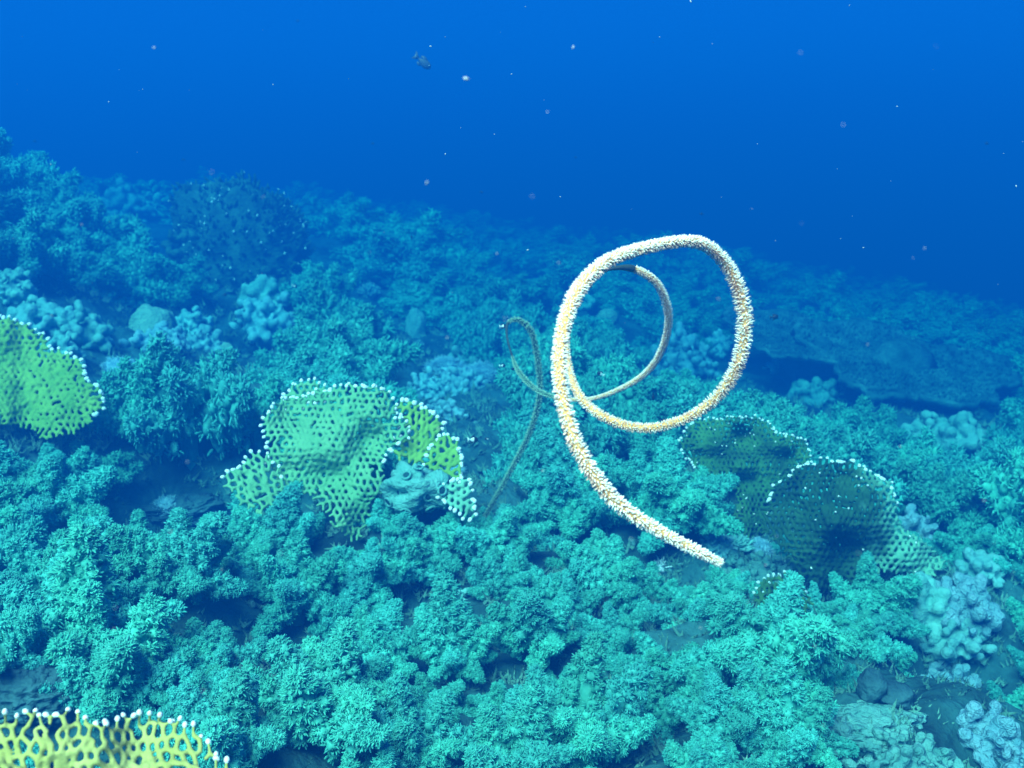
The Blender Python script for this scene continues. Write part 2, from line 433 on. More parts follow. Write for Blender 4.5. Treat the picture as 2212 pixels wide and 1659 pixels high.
def merged_bush(seed, src, n=11):
    rng = np.random.default_rng(seed); g = Geo()
    for k, (M, T) in enumerate(bush_layout(rng, 1.0, 1.15, n)):
        V, F = src[int(rng.integers(len(src)))]; g.add(V @ M.T + T, F)
    g.add(*tube([(0, 0, -0.3), (0, 0, 0.15), (0, 0, 0.4)], [0.14, 0.12, 0.08], 6))
    return g
BUSH_MID = [merged_bush(100 + s, BRANCH_LO).mesh('foliage', M_SOFT, True) for s in range(5)]
def puff_bush(seed, n):
    """far bush: a dome of many small bumpy puffs, unit half-width"""
    rng = np.random.default_rng(seed); g = Geo()
    for i in range(n):
        cz = 1 - (i + 0.5) / n * 1.05; st = math.sqrt(max(0, 1 - cz * cz)); a = i * 2.39996 + rng.uniform(-0.4, 0.4)
        d = np.array([st * math.cos(a), st * math.sin(a), cz]); k = 0.74 + 0.42 * float(noise(d[0] * 2.6, d[1] * 2.6, d[2] * 2.6, seed)) + rng.uniform(-0.16, 0.12)
        B = bumpy(4, 3, rng, 0.6, 1.4, 1.7); B[0][:, 2] -= 1.0
        g.add((B[0] * rng.uniform(0.07, 0.15) * math.sqrt(70 / n)) @ frame_for(d + rng.normal(0, 0.45, 3))[0].T + d * k * [1, 1, 1.05] + [0, 0, 0.12], B[1])
    V, F = ball(8, 5); g.add(V * [0.62, 0.62, 0.62] + [0, 0, 0.1], F)
    return g
BUSH_FAR = [puff_bush(200 + s, 95).get() for s in range(6)]; BUSH_HAZY = [puff_bush(230 + s, 34).get() for s in range(6)]

BUSHES = []      # dicts: p, R, H, d

TINTS = [(1.0, 1.0, 1.0), (0.95, 0.90, 0.86), (1.3, 1.02, 1.02), (0.8, 0.86, 0.92), (1.2, 1.08, 0.98), (0.9, 0.78, 0.80), (1.5, 0.95, 0.90), (0.7, 0.92, 1.0), (1.9, 0.86, 0.76), (0.7, 0.68, 0.72), (0.8, 0.62, 0.66), (1.3, 1.12, 1.05), (0.75, 0.80, 0.66)]
def bush_tint(rng):
    t = np.array(TINTS[int(rng.integers(len(TINTS)))]) * rng.uniform(0.84, 1.14); return (*t, 1.0)

def near_bush(p, R, H, seed, tilt=(0, 0), pale=False):
    rng = np.random.default_rng(seed)
    root = empty('soft_coral', p); root.rotation_euler = (tilt[0], tilt[1], 0); tn = bush_tint(rng)
    if pale: tn = (1.35, 1.12, 1.12, 1.0)
    st = obj('stalk', STALK[int(rng.integers(4))], root); st.scale = (R * 0.42, R * 0.42, H * 0.25)
    st.rotation_euler = (0, 0, rng.uniform(0, 6.28))
    for M, T in bush_layout(rng, R, H):
        b = obj('branch', BRANCH[int(rng.integers(8))], root); b.matrix_local = mat4(M, T); b.color = tn
    return root

def mid_bush(p, R, H, seed):
    rng = np.random.default_rng(seed)
    o = obj('soft_coral', BUSH_MID[int(rng.integers(5))], None, p)
    o.color = bush_tint(rng); o.scale = (R * rng.uniform(0.9, 1.1), R * rng.uniform(0.9, 1.1), H / 1.15)
    o.rotation_euler = (rng.uniform(-0.15, 0.15), rng.uniform(-0.15, 0.15), rng.uniform(0, 6.28))
    return o

# ---------------------------------------------------------------- fire corals: net-like plates with white tips
def inside(P, poly):
    x, y = P[:, 0], P[:, 1]; c = np.zeros(len(P), bool); j = len(poly) - 1
    for i in range(len(poly)):
        xi, yi = poly[i]; xj, yj = poly[j]
        hit = ((yi > y) != (yj > y)) & (x < (xj - xi) * (y - yi) / (yj - yi + 1e-12) + xi); c ^= hit; j = i
    return c

def edge_dist(P, poly):
    best = np.full(len(P), 1e9); poly = np.asarray(poly, float)
    for i in range(len(poly)):
        a, b = poly[i], poly[(i + 1) % len(poly)]; ab = b - a
        t = np.clip(((P - a) @ ab) / (ab @ ab + 1e-9), 0, 1); best = np.minimum(best, np.linalg.norm(P - a - t[:, None] * ab, axis=1))
    return best

TIP = Geo(); _v, _f = ball(7, 5); _v[:, 2] = _v[:, 2] * 1.25; TIP.add(_v, _f); TIP_V = TIP.get()
TIP_MESH = mesh_np('tip', *TIP_V, M_TIP); TIP_DIM = mesh_np('tip', *TIP_V, M_TIP_DIM)

def remeshed(name, V, F, voxel, mat, smooth=4, thin_out=1.0):
    me = mesh_np(name, V, F); o = bpy.data.objects.new('tmp', me); COL.objects.link(o)
    r = o.modifiers.new('r', 'REMESH'); r.mode = 'VOXEL'; r.voxel_size = voxel
    if thin_out < 1:
        dc = o.modifiers.new('d', 'DECIMATE'); dc.ratio = thin_out
    s = o.modifiers.new('s', 'SMOOTH'); s.factor = 0.5; s.iterations = smooth
    dg = bpy.context.evaluated_depsgraph_get(); dg.update()
    out = bpy.data.meshes.new_from_object(o.evaluated_get(dg)); out.name = name
    bpy.data.objects.remove(o); bpy.data.meshes.remove(me)
    out.materials.clear(); out.materials.append(mat)
    out.polygons.foreach_set('use_smooth', np.full(len(out.polygons), True)); out.update()
    return out

def fire_plate(root, poly, cell, depth, mat, seed, stretch=1.15, tips=True, tip_mesh=None, tip_below=1e9, thin=0.0, tip_size=1.0, rot=0.0, stud=0.0):
    """one net-like plate: poly is its outline, depth(u, v) its distance, cell the spacing of its holes"""
    rng = np.random.default_rng(seed); poly = np.asarray(poly, float); s = cell
    lo, hi = poly.min(0) - 3 * s, poly.max(0) + 3 * s; ctr = (lo + hi) / 2
    span = np.linalg.norm(hi - lo) / s + 6; N = int(span)
    I, J = np.meshgrid(np.arange(-N, N), np.arange(-N, N), indexing='ij')
    a, b = np.array([s, 0]), np.array([s / 2, s * 0.866])
    base = I[..., None] * a + J[..., None] * b
    cr, sr = math.cos(rot), math.sin(rot); ROT = np.array([[cr, -sr], [sr, cr]])
    def place(q):
        q = q + rng.normal(0, 0.11 * s, q.shape); q = q * np.array([1.0, stretch]); q = q @ ROT.T + ctr
        return q + 0.5 * s * np.stack([noise(q[..., 0] / (4 * s), q[..., 1] / (4 * s), 0, seed), noise(q[..., 0] / (4 * s), q[..., 1] / (4 * s), 5, seed)], -1)
    A = place(base + (a + b) / 3); B = place(base + 2 * (a + b) / 3)
    inA = inside(A.reshape(-1, 2), poly).reshape(A.shape[:2]); inB = inside(B.reshape(-1, 2), poly).reshape(B.shape[:2])
    dA = edge_dist(A.reshape(-1, 2), poly).reshape(A.shape[:2]); dB = edge_dist(B.reshape(-1, 2), poly).reshape(B.shape[:2])
    rdepth = {}
    def P3(q, key):
        if key not in rdepth: rdepth[key] = rng.normal(0, 0.16 * s)
        d = depth(q[0], q[1]); return at(q[0], q[1], d + rdepth[key] * d / W0), d / W0
    def rad(dist):
        return s * (0.335 - thin + 0.085 * min(1.0, dist / (4.0 * s)) + rng.uniform(-0.035, 0.035))
    g = Geo(); tl = []; nodes = {}
    for i in range(1, 2 * N - 1):
        for j in range(1, 2 * N - 1):
            for (bi, bj) in ((i, j), (i - 1, j), (i, j - 1)):
                ia, ib = inA[i, j], inB[bi, bj]
                if not (ia or ib): continue
                qa, qb = A[i, j], B[bi, bj]; da, db = dA[i, j], dB[bi, bj]
                if ia and ib:
                    if rng.random() < (0.16 if min(da, db) < 1.6 * s else 0.02): continue
                    pa, k = P3(qa, (0, i, j)); pb, _ = P3(qb, (1, bi, bj))
                    ra, rb = rad(da) * k, rad(db) * k
                    g.add(*tube([pa, (pa + pb) / 2, pb], [ra, (ra + rb) / 2 * 0.94, rb], 6)); nodes[(0, i, j)] = 1
                else:
                    if not ia: qa, qb, da = qb, qa, db
                    key = (0, i, j) if ia else (1, bi, bj)
                    f = rng.uniform(0.75, 1.35); q2 = qa + (qb - qa) * f
                    pa, k = P3(qa, key); pb, _ = P3(q2, ('t', i, j, bi, bj)); r0 = s * (0.27 - thin) * k
                    g.add(*tube([pa, (pa + pb) / 2, pb], [r0 * 1.1, r0, r0 * 0.95], 6))
                    if q2[1] < tip_below: tl.append((pb, pb - pa, r0))
                if stud and ia and rng.random() < stud:
                    pa, k = P3(A[i, j], (0, i, j)); r0 = s * 0.17 * k
                    d = -pa / np.linalg.norm(pa) * 0.6 + UPV * 0.8 + rng.normal(0, 0.3, 3); d /= np.linalg.norm(d); pb = pa + d * s * 0.75 * k
                    g.add(*tube([pa, pb], [r0, r0 * 0.9], 6)); tl.append((pb, d, r0 * 0.9))
    V, F = g.get(); dmid = depth(*ctr)
    pl = obj('plate', remeshed('plate', V, F, max(0.0012, s * 0.13 * dmid / W0), mat, 2, 0.45), root)
    pl.matrix_local = Matrix.Translation(-Vector(root.location))
    if tips:
        tm = tip_mesh or TIP_MESH
        tl.sort(key=lambda t: t[0] @ FWD)
        for p, d, r in tl[:290]:
            t = obj('tip', tm, pl); R = frame_for(d)[0] * (r * 1.30 * tip_size * rng.uniform(0.85, 1.15))
            t.matrix_local = mat4(R, p + d / np.linalg.norm(d) * r * 0.3)
    return pl

def zp(pts, ox, oy, k):
    return [(ox + x * k, oy + y * k) for x, y in pts]

def tilted(uc, vb, db, slope, side=0.0, wave=0.0, ws=120.0, seed=0):
    """distance of a leaning plate: db at its foot (uc, vb), slope metres further per picture unit upward"""
    return lambda u, v: db + (vb - v) * slope + (u - uc) * side + wave * float(noise(u / ws, v / ws, 0, seed))

def depth_at(u, v):
    return float(ground(u, v) @ FWD)

# centre colony
fc = empty('fire_coral', ground(745, 1190)); D0 = depth_at(745, 1215)
tag(fc, 'large yellow-green fire coral plate full of small holes, white-tipped rim, centre left', 'fire coral', 'fire corals')
Z4 = (424.5, 758.0, 0.329)
fire_plate(fc, zp([(560, 330), (640, 315), (740, 310), (780, 270), (870, 270), (960, 235), (1060, 235), (1180, 250), (1250, 280), (1290, 330), (1290, 420), (1310, 470), (1380, 490), (1400, 560), (1300, 620), (1240, 650), (1215, 740), (1215, 870), (1190, 930), (1150, 960), (1130, 1030), (1150, 1060), (1100, 1120), (1090, 1200), (1030, 1240), (980, 1220), (960, 1150), (890, 1150), (870, 1050), (800, 1000), (740, 940), (640, 900), (560, 900), (520, 860), (500, 790), (470, 700), (480, 600), (450, 520), (450, 460), (480, 400), (500, 380)], *Z4),
           13.2, tilted(745, 1190, D0 - 0.02, 0.00062, 0.0, 0.05, 80, 3), M_FIRE_Y, 1, tip_below=1010, thin=0.02)
fire_plate(fc, zp([(170, 850), (220, 800), (300, 760), (380, 690), (440, 680), (480, 720), (540, 780), (570, 880), (560, 950), (480, 1000), (400, 1060), (300, 1000), (230, 920)], *Z4),
           14.5, tilted(560, 1080, D0 + 0.02, 0.0007, 0.0003), M_FIRE_Y, 2, tip_below=1035, rot=-0.6, stretch=1.35, thin=0.05)
fire_plate(fc, zp([(560, 330), (600, 280), (660, 215), (780, 210), (860, 240), (870, 300), (760, 330), (620, 360)], *Z4),
           12.5, tilted(650, 880, D0 + 0.30, 0.0004), M_FIRE_Y, 3, thin=0.02)
fire_plate(fc, zp([(1290, 330), (1400, 345), (1480, 385), (1560, 420), (1600, 460), (1610, 520), (1600, 560), (1560, 600), (1530, 690), (1450, 740), (1350, 740), (1300, 680), (1300, 620), (1400, 560), (1390, 480)], *Z4),
           14, tilted(890, 1010, D0 + 0.12, 0.0005, 0.0003), M_FIRE_G, 4, tip_below=980, rot=0.4, stretch=1.3)
fire_plate(fc, zp([(1610, 560), (1670, 570), (1710, 620), (1730, 690), (1735, 770), (1720, 840), (1640, 890), (1560, 880), (1540, 800), (1520, 720), (1550, 620)], *Z4),
           13.5, tilted(960, 1050, D0 + 0.06, 0.0006), M_FIRE_G, 5, rot=0.5, stretch=1.3)
fire_plate(fc, zp([(1560, 920), (1640, 890), (1740, 850), (1780, 880), (1800, 960), (1820, 1040), (1820, 1100), (1760, 1080), (1650, 1000)], *Z4),
           13.5, tilted(990, 1110, D0 - 0.02, 0.0006), M_FIRE_P, 6, rot=0.5)

# left edge colony
dl = depth_at(120, 985)
fl = empty('fire_coral', ground(120, 975))
tag(fl, 'bright lime fire coral plate cut by the left edge, white beaded rim', 'fire coral', 'fire corals')
fire_plate(fl, zp([(-260, 60), (0, 70), (80, 95), (200, 140), (280, 190), (350, 240), (390, 310), (470, 345), (560, 370), (630, 420), (640, 520), (690, 570), (760, 620), (800, 680), (800, 760), (740, 830), (700, 880), (600, 960), (480, 1000), (360, 1020), (280, 940), (150, 900), (0, 900), (-260, 900)], 0, 667, 0.2741),
           13, tilted(100, 960, dl - 0.05, 0.00065, 0.0002, 0.03, 60, 8), M_FIRE_G, 11, tip_below=900, stretch=1.0)

# foreground colony
ff = empty('fire_coral', on_ground(-0.30, 0.72))
tag(ff, 'mustard fire coral with big round white tips in the near bottom left corner', 'fire coral', 'fire corals')
fire_plate(ff, zp([(-260, 1350), (0, 1345), (190, 1320), (330, 1325), (500, 1310), (600, 1380), (700, 1385), (790, 1345), (960, 1330), (1050, 1355), (1130, 1360), (1200, 1390), (1290, 1435), (1350, 1490), (1380, 1560), (1430, 1620), (1520, 1660), (1580, 1760), (1640, 2300), (-260, 2300)], 0, 1113, 0.329),
           23, tilted(230, 1850, 0.70, 0.00030, 0.0001, 0.02, 100, 4), M_FIRE_C, 12, stretch=1.55, tip_below=1700, thin=0.10, tip_size=1.15)

# right hand colonies
Z6 = (1394.6, 848.9, 0.329)
dr = depth_at(1640, 1170)
fr_ = empty('fire_coral', ground(1640, 1165))
tag(fr_, 'dark green fire coral mound with fine white specks, just right of the big loop', 'fire coral', 'fire corals')
fire_plate(fr_, zp([(230, 330), (270, 240), (330, 190), (400, 180), (520, 180), (600, 165), (720, 170), (800, 200), (850, 260), (880, 290), (960, 290), (1030, 310), (1070, 380), (1080, 440), (1000, 490), (960, 540), (860, 600), (830, 700), (800, 780), (790, 900), (700, 950), (620, 900), (580, 800), (620, 700), (540, 560), (420, 570), (340, 560), (320, 450), (250, 400)], *Z6),
           9.5, tilted(1640, 1160, dr - 0.02, 0.0008, 0.0001, 0.06, 50, 6), M_FIRE_D, 13, tip_below=1010, stud=0.03, tip_size=0.9)
dr2 = depth_at(1800, 1275)
fr2 = empty('fire_coral', ground(1800, 1270))
tag(fr2, 'dark olive fire coral wall with white rim and bleached right half', 'fire coral', 'fire corals')
pl_ = tilted(1800, 1250, dr2 - 0.05, 0.0004, 0.0, 0.05, 70, 7)
pd = lambda u, v: pl_(u, v) - 0.14 * math.exp(-((u - 1790) / 110) ** 2 - ((v - 1120) / 110) ** 2)
fire_plate(fr2, zp([(880, 600), (960, 540), (1000, 490), (1100, 480), (1200, 455), (1330, 465), (1420, 520), (1530, 560), (1600, 590), (1620, 650), (1640, 730), (1640, 800), (1680, 880), (1740, 920), (1870, 1020), (1900, 1100), (1960, 1110), (1900, 1190), (1800, 1230), (1700, 1180), (1560, 1160), (1450, 1220), (1300, 1290), (1150, 1300), (1000, 1180), (950, 1080), (860, 960), (780, 900), (790, 800), (830, 700), (850, 620)], *Z6),
           12.5, pd, M_FIRE_B, 14, tip_below=1090, stud=0.015, thin=0.01, tip_size=0.95)
fs = empty('fire_coral', ground(1690, 1330)); ds = depth_at(1690, 1335)
tag(fs, 'small round dark fire coral with pale lattice, lower right of the whip tip', 'fire coral', 'fire corals')
fire_plate(fs, zp([(460, 480), (520, 410), (600, 400), (700, 410), (740, 470), (800, 560), (800, 610), (720, 640), (600, 650), (500, 620), (440, 560)], 1484.4, 1113, 0.329),
           12, tilted(1690, 1328, ds - 0.04, 0.0007, 0, 0.03, 40, 2), M_FIRE_D, 16, tip_below=1290, stud=0.08, tip_mesh=TIP_DIM)

# ---------------------------------------------------------------- the whip coral
WC = [  # u, v, depth, full width in picture units, 1 = polyps / 0 = bare
    (1556, 1216, 0.90, 26, 1), (1505, 1190, 0.89, 36, 1), (1420, 1145, 0.88, 42, 1), (1330, 1083, 0.87, 50, 1), (1262, 992, 0.86, 52, 1),
    (1222, 890, 0.86, 50, 1), (1208, 780, 0.87, 50, 1), (1222, 690, 0.89, 50, 1), (1254, 620, 0.92, 50, 1), (1312, 565, 0.96, 46, 1),
    (1400, 534, 1.02, 40, 1), (1500, 522, 1.08, 38, 1), (1556, 556, 1.12, 38, 1), (1594, 620, 1.14, 40, 1), (1609, 695, 1.15, 42, 1),
    (1596, 780, 1.16, 38, 1), (1555, 850, 1.18, 35, 1), (1490, 900, 1.20, 33, 1), (1400, 925, 1.22, 33, 1), (1320, 908, 1.24, 33, 1),
    (1262, 868, 1.27, 31, 1), (1232, 810, 1.31, 28, 1), (1224, 730, 1.36, 22, 0), (1250, 650, 1.42, 12, 0), (1290, 596, 1.46, 9, 0),
    (1325, 580, 1.49, 12, 0), (1372, 582, 1.52, 25, 1), (1420, 614, 1.55, 27, 1), (1444, 680, 1.60, 26, 1), (1432, 750, 1.66, 24, 1),
    (1396, 805, 1.73, 21, 1), (1340, 840, 1.80, 17, 1), (1275, 862, 1.88, 14, 1), (1210, 860, 1.95, 13, 2), (1160, 842, 2.01, 14, 2),
    (1122, 805, 2.07, 15, 2), (1106, 768, 2.12, 7, 0), (1095, 725, 2.17, 7, 0), (1098, 697, 2.20, 11, 3), (1122, 692, 2.22, 16, 3),
    (1148, 718, 2.24, 18, 3), (1162, 780, 2.27, 18, 3), (1166, 850, 2.30, 18, 3), (1150, 920, 2.34, 17, 3), (1120, 985, 2.38, 16, 3),
    (1085, 1050, 2.42, 15, 3), (1048, 1120, 2.47, 15, 3)]
wg = ground(1040, 1136)
pts = [at(u, v, d) for u, v, d, w, k in WC] + [wg + np.array([0, 0.02, -0.05])]
wid = [(0.84 if d < 0.93 else 0.82) * w * d / W0 for u, v, d, w, k in WC] + [14 * 2.47 / W0]
kin = [k for *_, k in WC] + [3]
PATH = catmull(np.column_stack([pts, wid]), 16)
KIND = np.repeat(kin, 16)[:len(PATH)]; KIND = np.concatenate([KIND, [3] * (len(PATH) - len(KIND))])
seg = np.linalg.norm(np.diff(PATH[:, :3], axis=0), axis=1); arc = np.concatenate([[0], np.cumsum(seg)])
wr = empty('whip_coral', wg)
tag(wr, 'cream spiral whip coral with orange core looping through open water, centre right', 'whip coral')
wr_inv = Matrix.Translation(-Vector(wg))
def arcpt(s):
    return np.column_stack([np.interp(s, arc, PATH[:, c]) for c in range(4)])
smp = np.arange(0, arc[-1], 0.0035); A4 = arcpt(smp); K4 = KIND[np.clip(np.searchsorted(arc, smp), 0, len(KIND) - 1)]
core_r = np.where(K4 == 0, A4[:, 3] * 0.42, A4[:, 3] * 0.29)
def run(mask):
    out, st = [], None
    for i, m_ in enumerate(mask):
        if m_ and st is None: st = i
        if not m_ and st is not None: out.append((st, i)); st = None
    if st is not None: out.append((st, len(mask)))
    return out
for msk, mt in ((K4 == 1, M_WHIP), (K4 > 1, M_STEM_DARK), (K4 == 0, M_WHIP_BARE)):
    for (i0, i1) in run(msk):
        if i1 - i0 < 3: continue
        o = obj('stem', mesh_np('stem', *tube(A4[max(0, i0 - 1):i1 + 1, :3], core_r[max(0, i0 - 1):i1 + 1], 10), mt), wr); o.matrix_local = wr_inv

def polyp(kind):
    """a polyp along +Z, unit length: plump bead (0) or tapering with a crown of fine tentacles (1)"""
    if kind == 0:
        prof = [(0.0, 0.22), (0.5, 0.36), (0.92, 0.22)]
    else:
        prof = [(0.0, 0.24), (0.45, 0.28), (0.95, 0.10)]
    V, F = tube([(0, 0, z) for z, r in prof], [r for z, r in prof], 6 if kind == 0 else 5)
    if kind == 1:
        g = Geo(); g.add(V, F)
        for k in range(4):
            a_ = k * 1.571; c, s_ = math.cos(a_), math.sin(a_)
            b0 = np.array([c * 0.16, s_ * 0.16, 0.55]); w_ = np.array([-s_, c, 0]) * 0.07
            g.add([b0 - w_, b0 + w_, b0 + np.array([c * 0.1, s_ * 0.1, 0.12]), b0 + np.array([c * 0.30, s_ * 0.30, 0.62])], [(0, 1, 3), (1, 2, 3), (2, 0, 3)])
        V, F = g.get()
    return V, F
PB = [polyp(0), polyp(1)]
rng = np.random.default_rng(77)
PT, PM, PK, PV = [], [], [], []
s_ = 0.0
T4 = np.gradient(A4[:, :3], axis=0); T4 /= np.linalg.norm(T4, axis=1, keepdims=True)
while s_ < arc[-1]:
    i = min(len(smp) - 1, int(s_ / 0.0035)); k = K4[i]; w = A4[i, 3]
    if k == 0: s_ += 0.003; continue
    p0 = arcpt(np.array([s_]))[0, :3]; t = T4[i]; X = frame_for(t)[0]
    cnt = 13 if k == 1 else (9 if k == 3 else 7); r0 = w * 0.25; ln = w * 0.19
    if k > 1: ln = w * 0.30
    rightness = float(np.clip((project(p0)[0] - 1480) / 120, 0, 1)) if k == 1 and project(p0)[2] < 1.25 else 0.0
    up_, vp_, dp_ = project(p0); tanp = float(np.clip((s_ - 0.62) / 0.25, 0, 1)) * (0.75 if dp_ < 1.35 else 0.35)
    for q in range(cnt):
        a_ = (q + rng.uniform(-0.32, 0.32)) * 2 * math.pi / cnt + s_ * 330
        nrm = X[:, 0] * math.cos(a_) + X[:, 1] * math.sin(a_)
        d = nrm + t * rng.normal(-0.25, 0.28) + rng.normal(0, 0.16, 3); d /= np.linalg.norm(d)
        L = ln * rng.uniform(0.8, 1.35) * (1 + 0.5 * rightness)
        wd = L * rng.uniform(0.85, 1.1) * (0.55 if rightness > 0.4 else 0.72)
        PT.append(p0 + nrm * r0 + t * rng.normal(0, 0.0006)); PM.append(frame_for(d)[0] @ np.diag([wd, wd, L]))
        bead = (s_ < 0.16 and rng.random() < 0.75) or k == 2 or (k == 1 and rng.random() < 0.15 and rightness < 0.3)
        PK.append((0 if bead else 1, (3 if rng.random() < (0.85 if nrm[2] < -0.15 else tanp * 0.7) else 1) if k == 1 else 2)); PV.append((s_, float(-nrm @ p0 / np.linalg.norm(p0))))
    s_ += ln * 0.80
PT, PM, PK, PV = np.array(PT), np.array(PM), np.array(PK), np.array(PV)
face = np.where((PK[:, 0] == 0) & (PV[:, 1] > 0.1))[0]
face = face[np.argsort(PV[face, 0])][:300]
POLYP_MESH = mesh_np('polyp', *PB[0], M_POLYP)
for i in face:
    o = obj('polyp', POLYP_MESH, wr); o.matrix_local = wr_inv @ mat4(PM[i], PT[i])
rest = np.ones(len(PT), bool); rest[face] = False
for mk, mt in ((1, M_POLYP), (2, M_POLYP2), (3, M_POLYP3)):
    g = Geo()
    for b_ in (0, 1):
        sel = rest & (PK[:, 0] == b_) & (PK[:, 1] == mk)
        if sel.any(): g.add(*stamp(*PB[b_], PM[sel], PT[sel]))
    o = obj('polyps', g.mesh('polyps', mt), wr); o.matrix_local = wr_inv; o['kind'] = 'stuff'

# ---------------------------------------------------------------- other corals
CLEAR = []       # (x, y, radius) ground kept free of soft corals

def lumpy(rng, V, amp, sc, seed):
    n = fbm(V[:, 0] * sc, V[:, 1] * sc, V[:, 2] * sc, 3, seed)
    return V * (1 + amp * n)[:, None]

def knob_coral(p, R, H, n, kr, mat, seed, label, cat='hard coral', group='knobbly hard corals', name='knobbly_coral', long=1.0):
    """a colony of rounded knobs grown together over a lumpy base"""
    rng = np.random.default_rng(seed)
    V, F = ball(18, 12); V = lumpy(rng, V, 0.25, 2.2, seed); V = V * [R * 0.88, R * 0.88, H * 0.86]
    g = Geo(); g.add(V, F); pos, dirs, s = [], [], []
    for i in range(n):
        cz = 1 - (i + 0.5) / n * 1.15; st = math.sqrt(max(0, 1 - cz * cz)); a_ = i * 2.39996 + rng.uniform(-0.5, 0.5)
        d = np.array([st * math.cos(a_), st * math.sin(a_), cz]); k = 1 + 0.25 * float(fbm(d[0] * 2.2, d[1] * 2.2, d[2] * 2.2, 3, seed))
        pos.append(d * [R, R, H] * k * rng.uniform(0.82, 1.10)); dirs.append(d + rng.normal(0, 0.3, 3) + [0, 0, 0.3]); s.append(kr * rng.choice([0.6, 0.8, 1.0, 1.35]) * rng.uniform(0.85, 1.15))
    for k in range(3):
        B = bumpy(9, 7, rng, 0.88, 1.12, 1.25 * long); sel = slice(k, None, 3)
        g.add(*stamp(*B, frame_for(np.array(dirs)[sel]) * np.array(s)[sel][:, None, None], np.array(pos)[sel]))
    V, F = g.get(); me = remeshed(name, V, F, max(kr * 0.34, R * 0.02), mat, 1, 0.5)
    o = obj(name, me, None, p); tag(o, label, cat, group)
    CLEAR.append((p[0], p[1], R * 0.9)); return o

def dome_coral(p, R, H, seed, label, mat=None, name='dome_coral'):
    rng = np.random.default_rng(seed); V, F = ball(44, 30)
    n = fbm(V[:, 0] * 1.7, V[:, 1] * 1.7, V[:, 2] * 1.7, 2, seed); gr = np.abs(noise(V[:, 0] * 2.6, V[:, 1] * 2.6, V[:, 2] * 1.6, seed + 3))
    V = V * (1 + 0.16 * n + 0.10 * np.minimum(gr * 2.2, 0.6))[:, None]
    V[:, 2] = np.where(V[:, 2] < -0.1, -0.1 + (V[:, 2] + 0.1) * 0.5, V[:, 2]); V = V * [R, R, H]
    o = obj(name, mesh_np(name, V, F, mat or M_DOME), None, p); o.rotation_euler = (0, 0, rng.uniform(0, 6))
    tag(o, label, 'hard coral', 'smooth dome corals'); CLEAR.append((p[0], p[1], R * 0.9)); return o

def finger_coral(p, R, n, mat, seed, label, tip=None, thick=0.09, name='finger_coral', up=0.25):
    rng = np.random.default_rng(seed); root = empty(name, p); tag(root, label, 'hard coral', 'branching finger corals')
    g = Geo(); tips = []
    V, F = ball(12, 8); g.add(lumpy(rng, V, 0.2, 2, seed) * [R * 0.5, R * 0.5, R * 0.4], F)
    for i in range(n):
        cz = 1 - (i + 0.5) / n * (1.0 - up * 0.2); st = math.sqrt(max(0, 1 - cz * cz)); a_ = i * 2.39996
        d = np.array([st * math.cos(a_), st * math.sin(a_), cz + up]) + rng.normal(0, 0.10, 3); d /= np.linalg.norm(d)
        L = R * rng.uniform(0.8, 1.1); b_ = rng.normal(0, 0.05, 3) * R; th = thick * R * rng.uniform(0.8, 1.2)
        g.add(*tube([d * L * 0.3, d * L * 0.65 + b_, d * L], [th * 1.15, th, th * 0.75], 6))
        if rng.random() < 0.6:
            e = d + rng.normal(0, 0.5, 3); e /= np.linalg.norm(e); q = d * L * 0.65 + b_
            g.add(*tube([q, q + e * L * 0.32], [th * 0.9, th * 0.65], 6))
        tips.append((d * L, d, th))
    obj('fingers', g.mesh('fingers', mat), root)
    if tip:
        tg = Geo(); B = ball(6, 5)
        tg.add(*stamp(*B, frame_for(np.array([t[1] for t in tips])) * np.array([t[2] * 0.95 for t in tips])[:, None, None], np.array([t[0] for t in tips])))
        k = obj('pale_ends', tg.mesh('pale_ends', tip), root); k['kind'] = 'stuff'
    CLEAR.append((p[0], p[1], R * 0.8)); return root

def tuft(p, R, H, n, seed, label):
    """pale blue cushion of fine pulsing polyps"""
    rng = np.random.default_rng(seed); root = empty('polyp_cushion', p); tag(root, label, 'soft coral', 'pale blue polyp cushions')
    V, F = ball(16, 10); V = lumpy(rng, V, 0.25, 2, seed) * [R * 0.85, R * 0.85, H * 0.8]
    obj('cushion', mesh_np('cushion', V, F, M_XENIA), root)
    sp, sf = tube([(0, 0, 0), (0.05, 0, 0.6), (0.12, 0, 1)], [0.09, 0.07, 0.03], 4)
    pos, dirs = [], []
    for i in range(n):
        cz = 1 - (i + 0.5) / n * 1.05; st = math.sqrt(max(0, 1 - cz * cz)); a_ = i * 2.39996
        d = np.array([st * math.cos(a_), st * math.sin(a_), cz]); k = 1 + 0.25 * float(fbm(d[0] * 2, d[1] * 2, d[2] * 2, 3, seed))
        pos.append(d * [R * 0.82, R * 0.82, H * 0.78] * k); dirs.append(d + rng.normal(0, 0.35, 3))
    L = R * rng.uniform(0.16, 0.3, n)
    k = obj('polyps', mesh_np('polyps', *stamp(sp, sf, frame_for(np.array(dirs)) * L[:, None, None], np.array(pos)), M_XENIA), root); k['kind'] = 'stuff'
    CLEAR.append((p[0], p[1], R * 0.8)); return root

def rock(p, S, seed, label, mat, name='reef_rock', amp=0.35, cat='rock', group='bare reef rocks'):
    rng = np.random.default_rng(seed); V, F = ball(110, 76); V = lumpy(rng, V, amp, 1.6, seed)
    n = fbm(V[:, 0] * 7, V[:, 1] * 7, V[:, 2] * 7, 4, seed + 5); r = 1 - np.abs(noise(V[:, 0] * 4, V[:, 1] * 4, V[:, 2] * 4, seed + 9))
    V = V * (1 + 0.10 * n + 0.12 * r * r)[:, None] * S
    o = obj(name, mesh_np(name, V, F, mat), None, p); tag(o, label, cat, group)
    CLEAR.append((p[0], p[1], max(S[0], S[1]) * 0.35)); return o

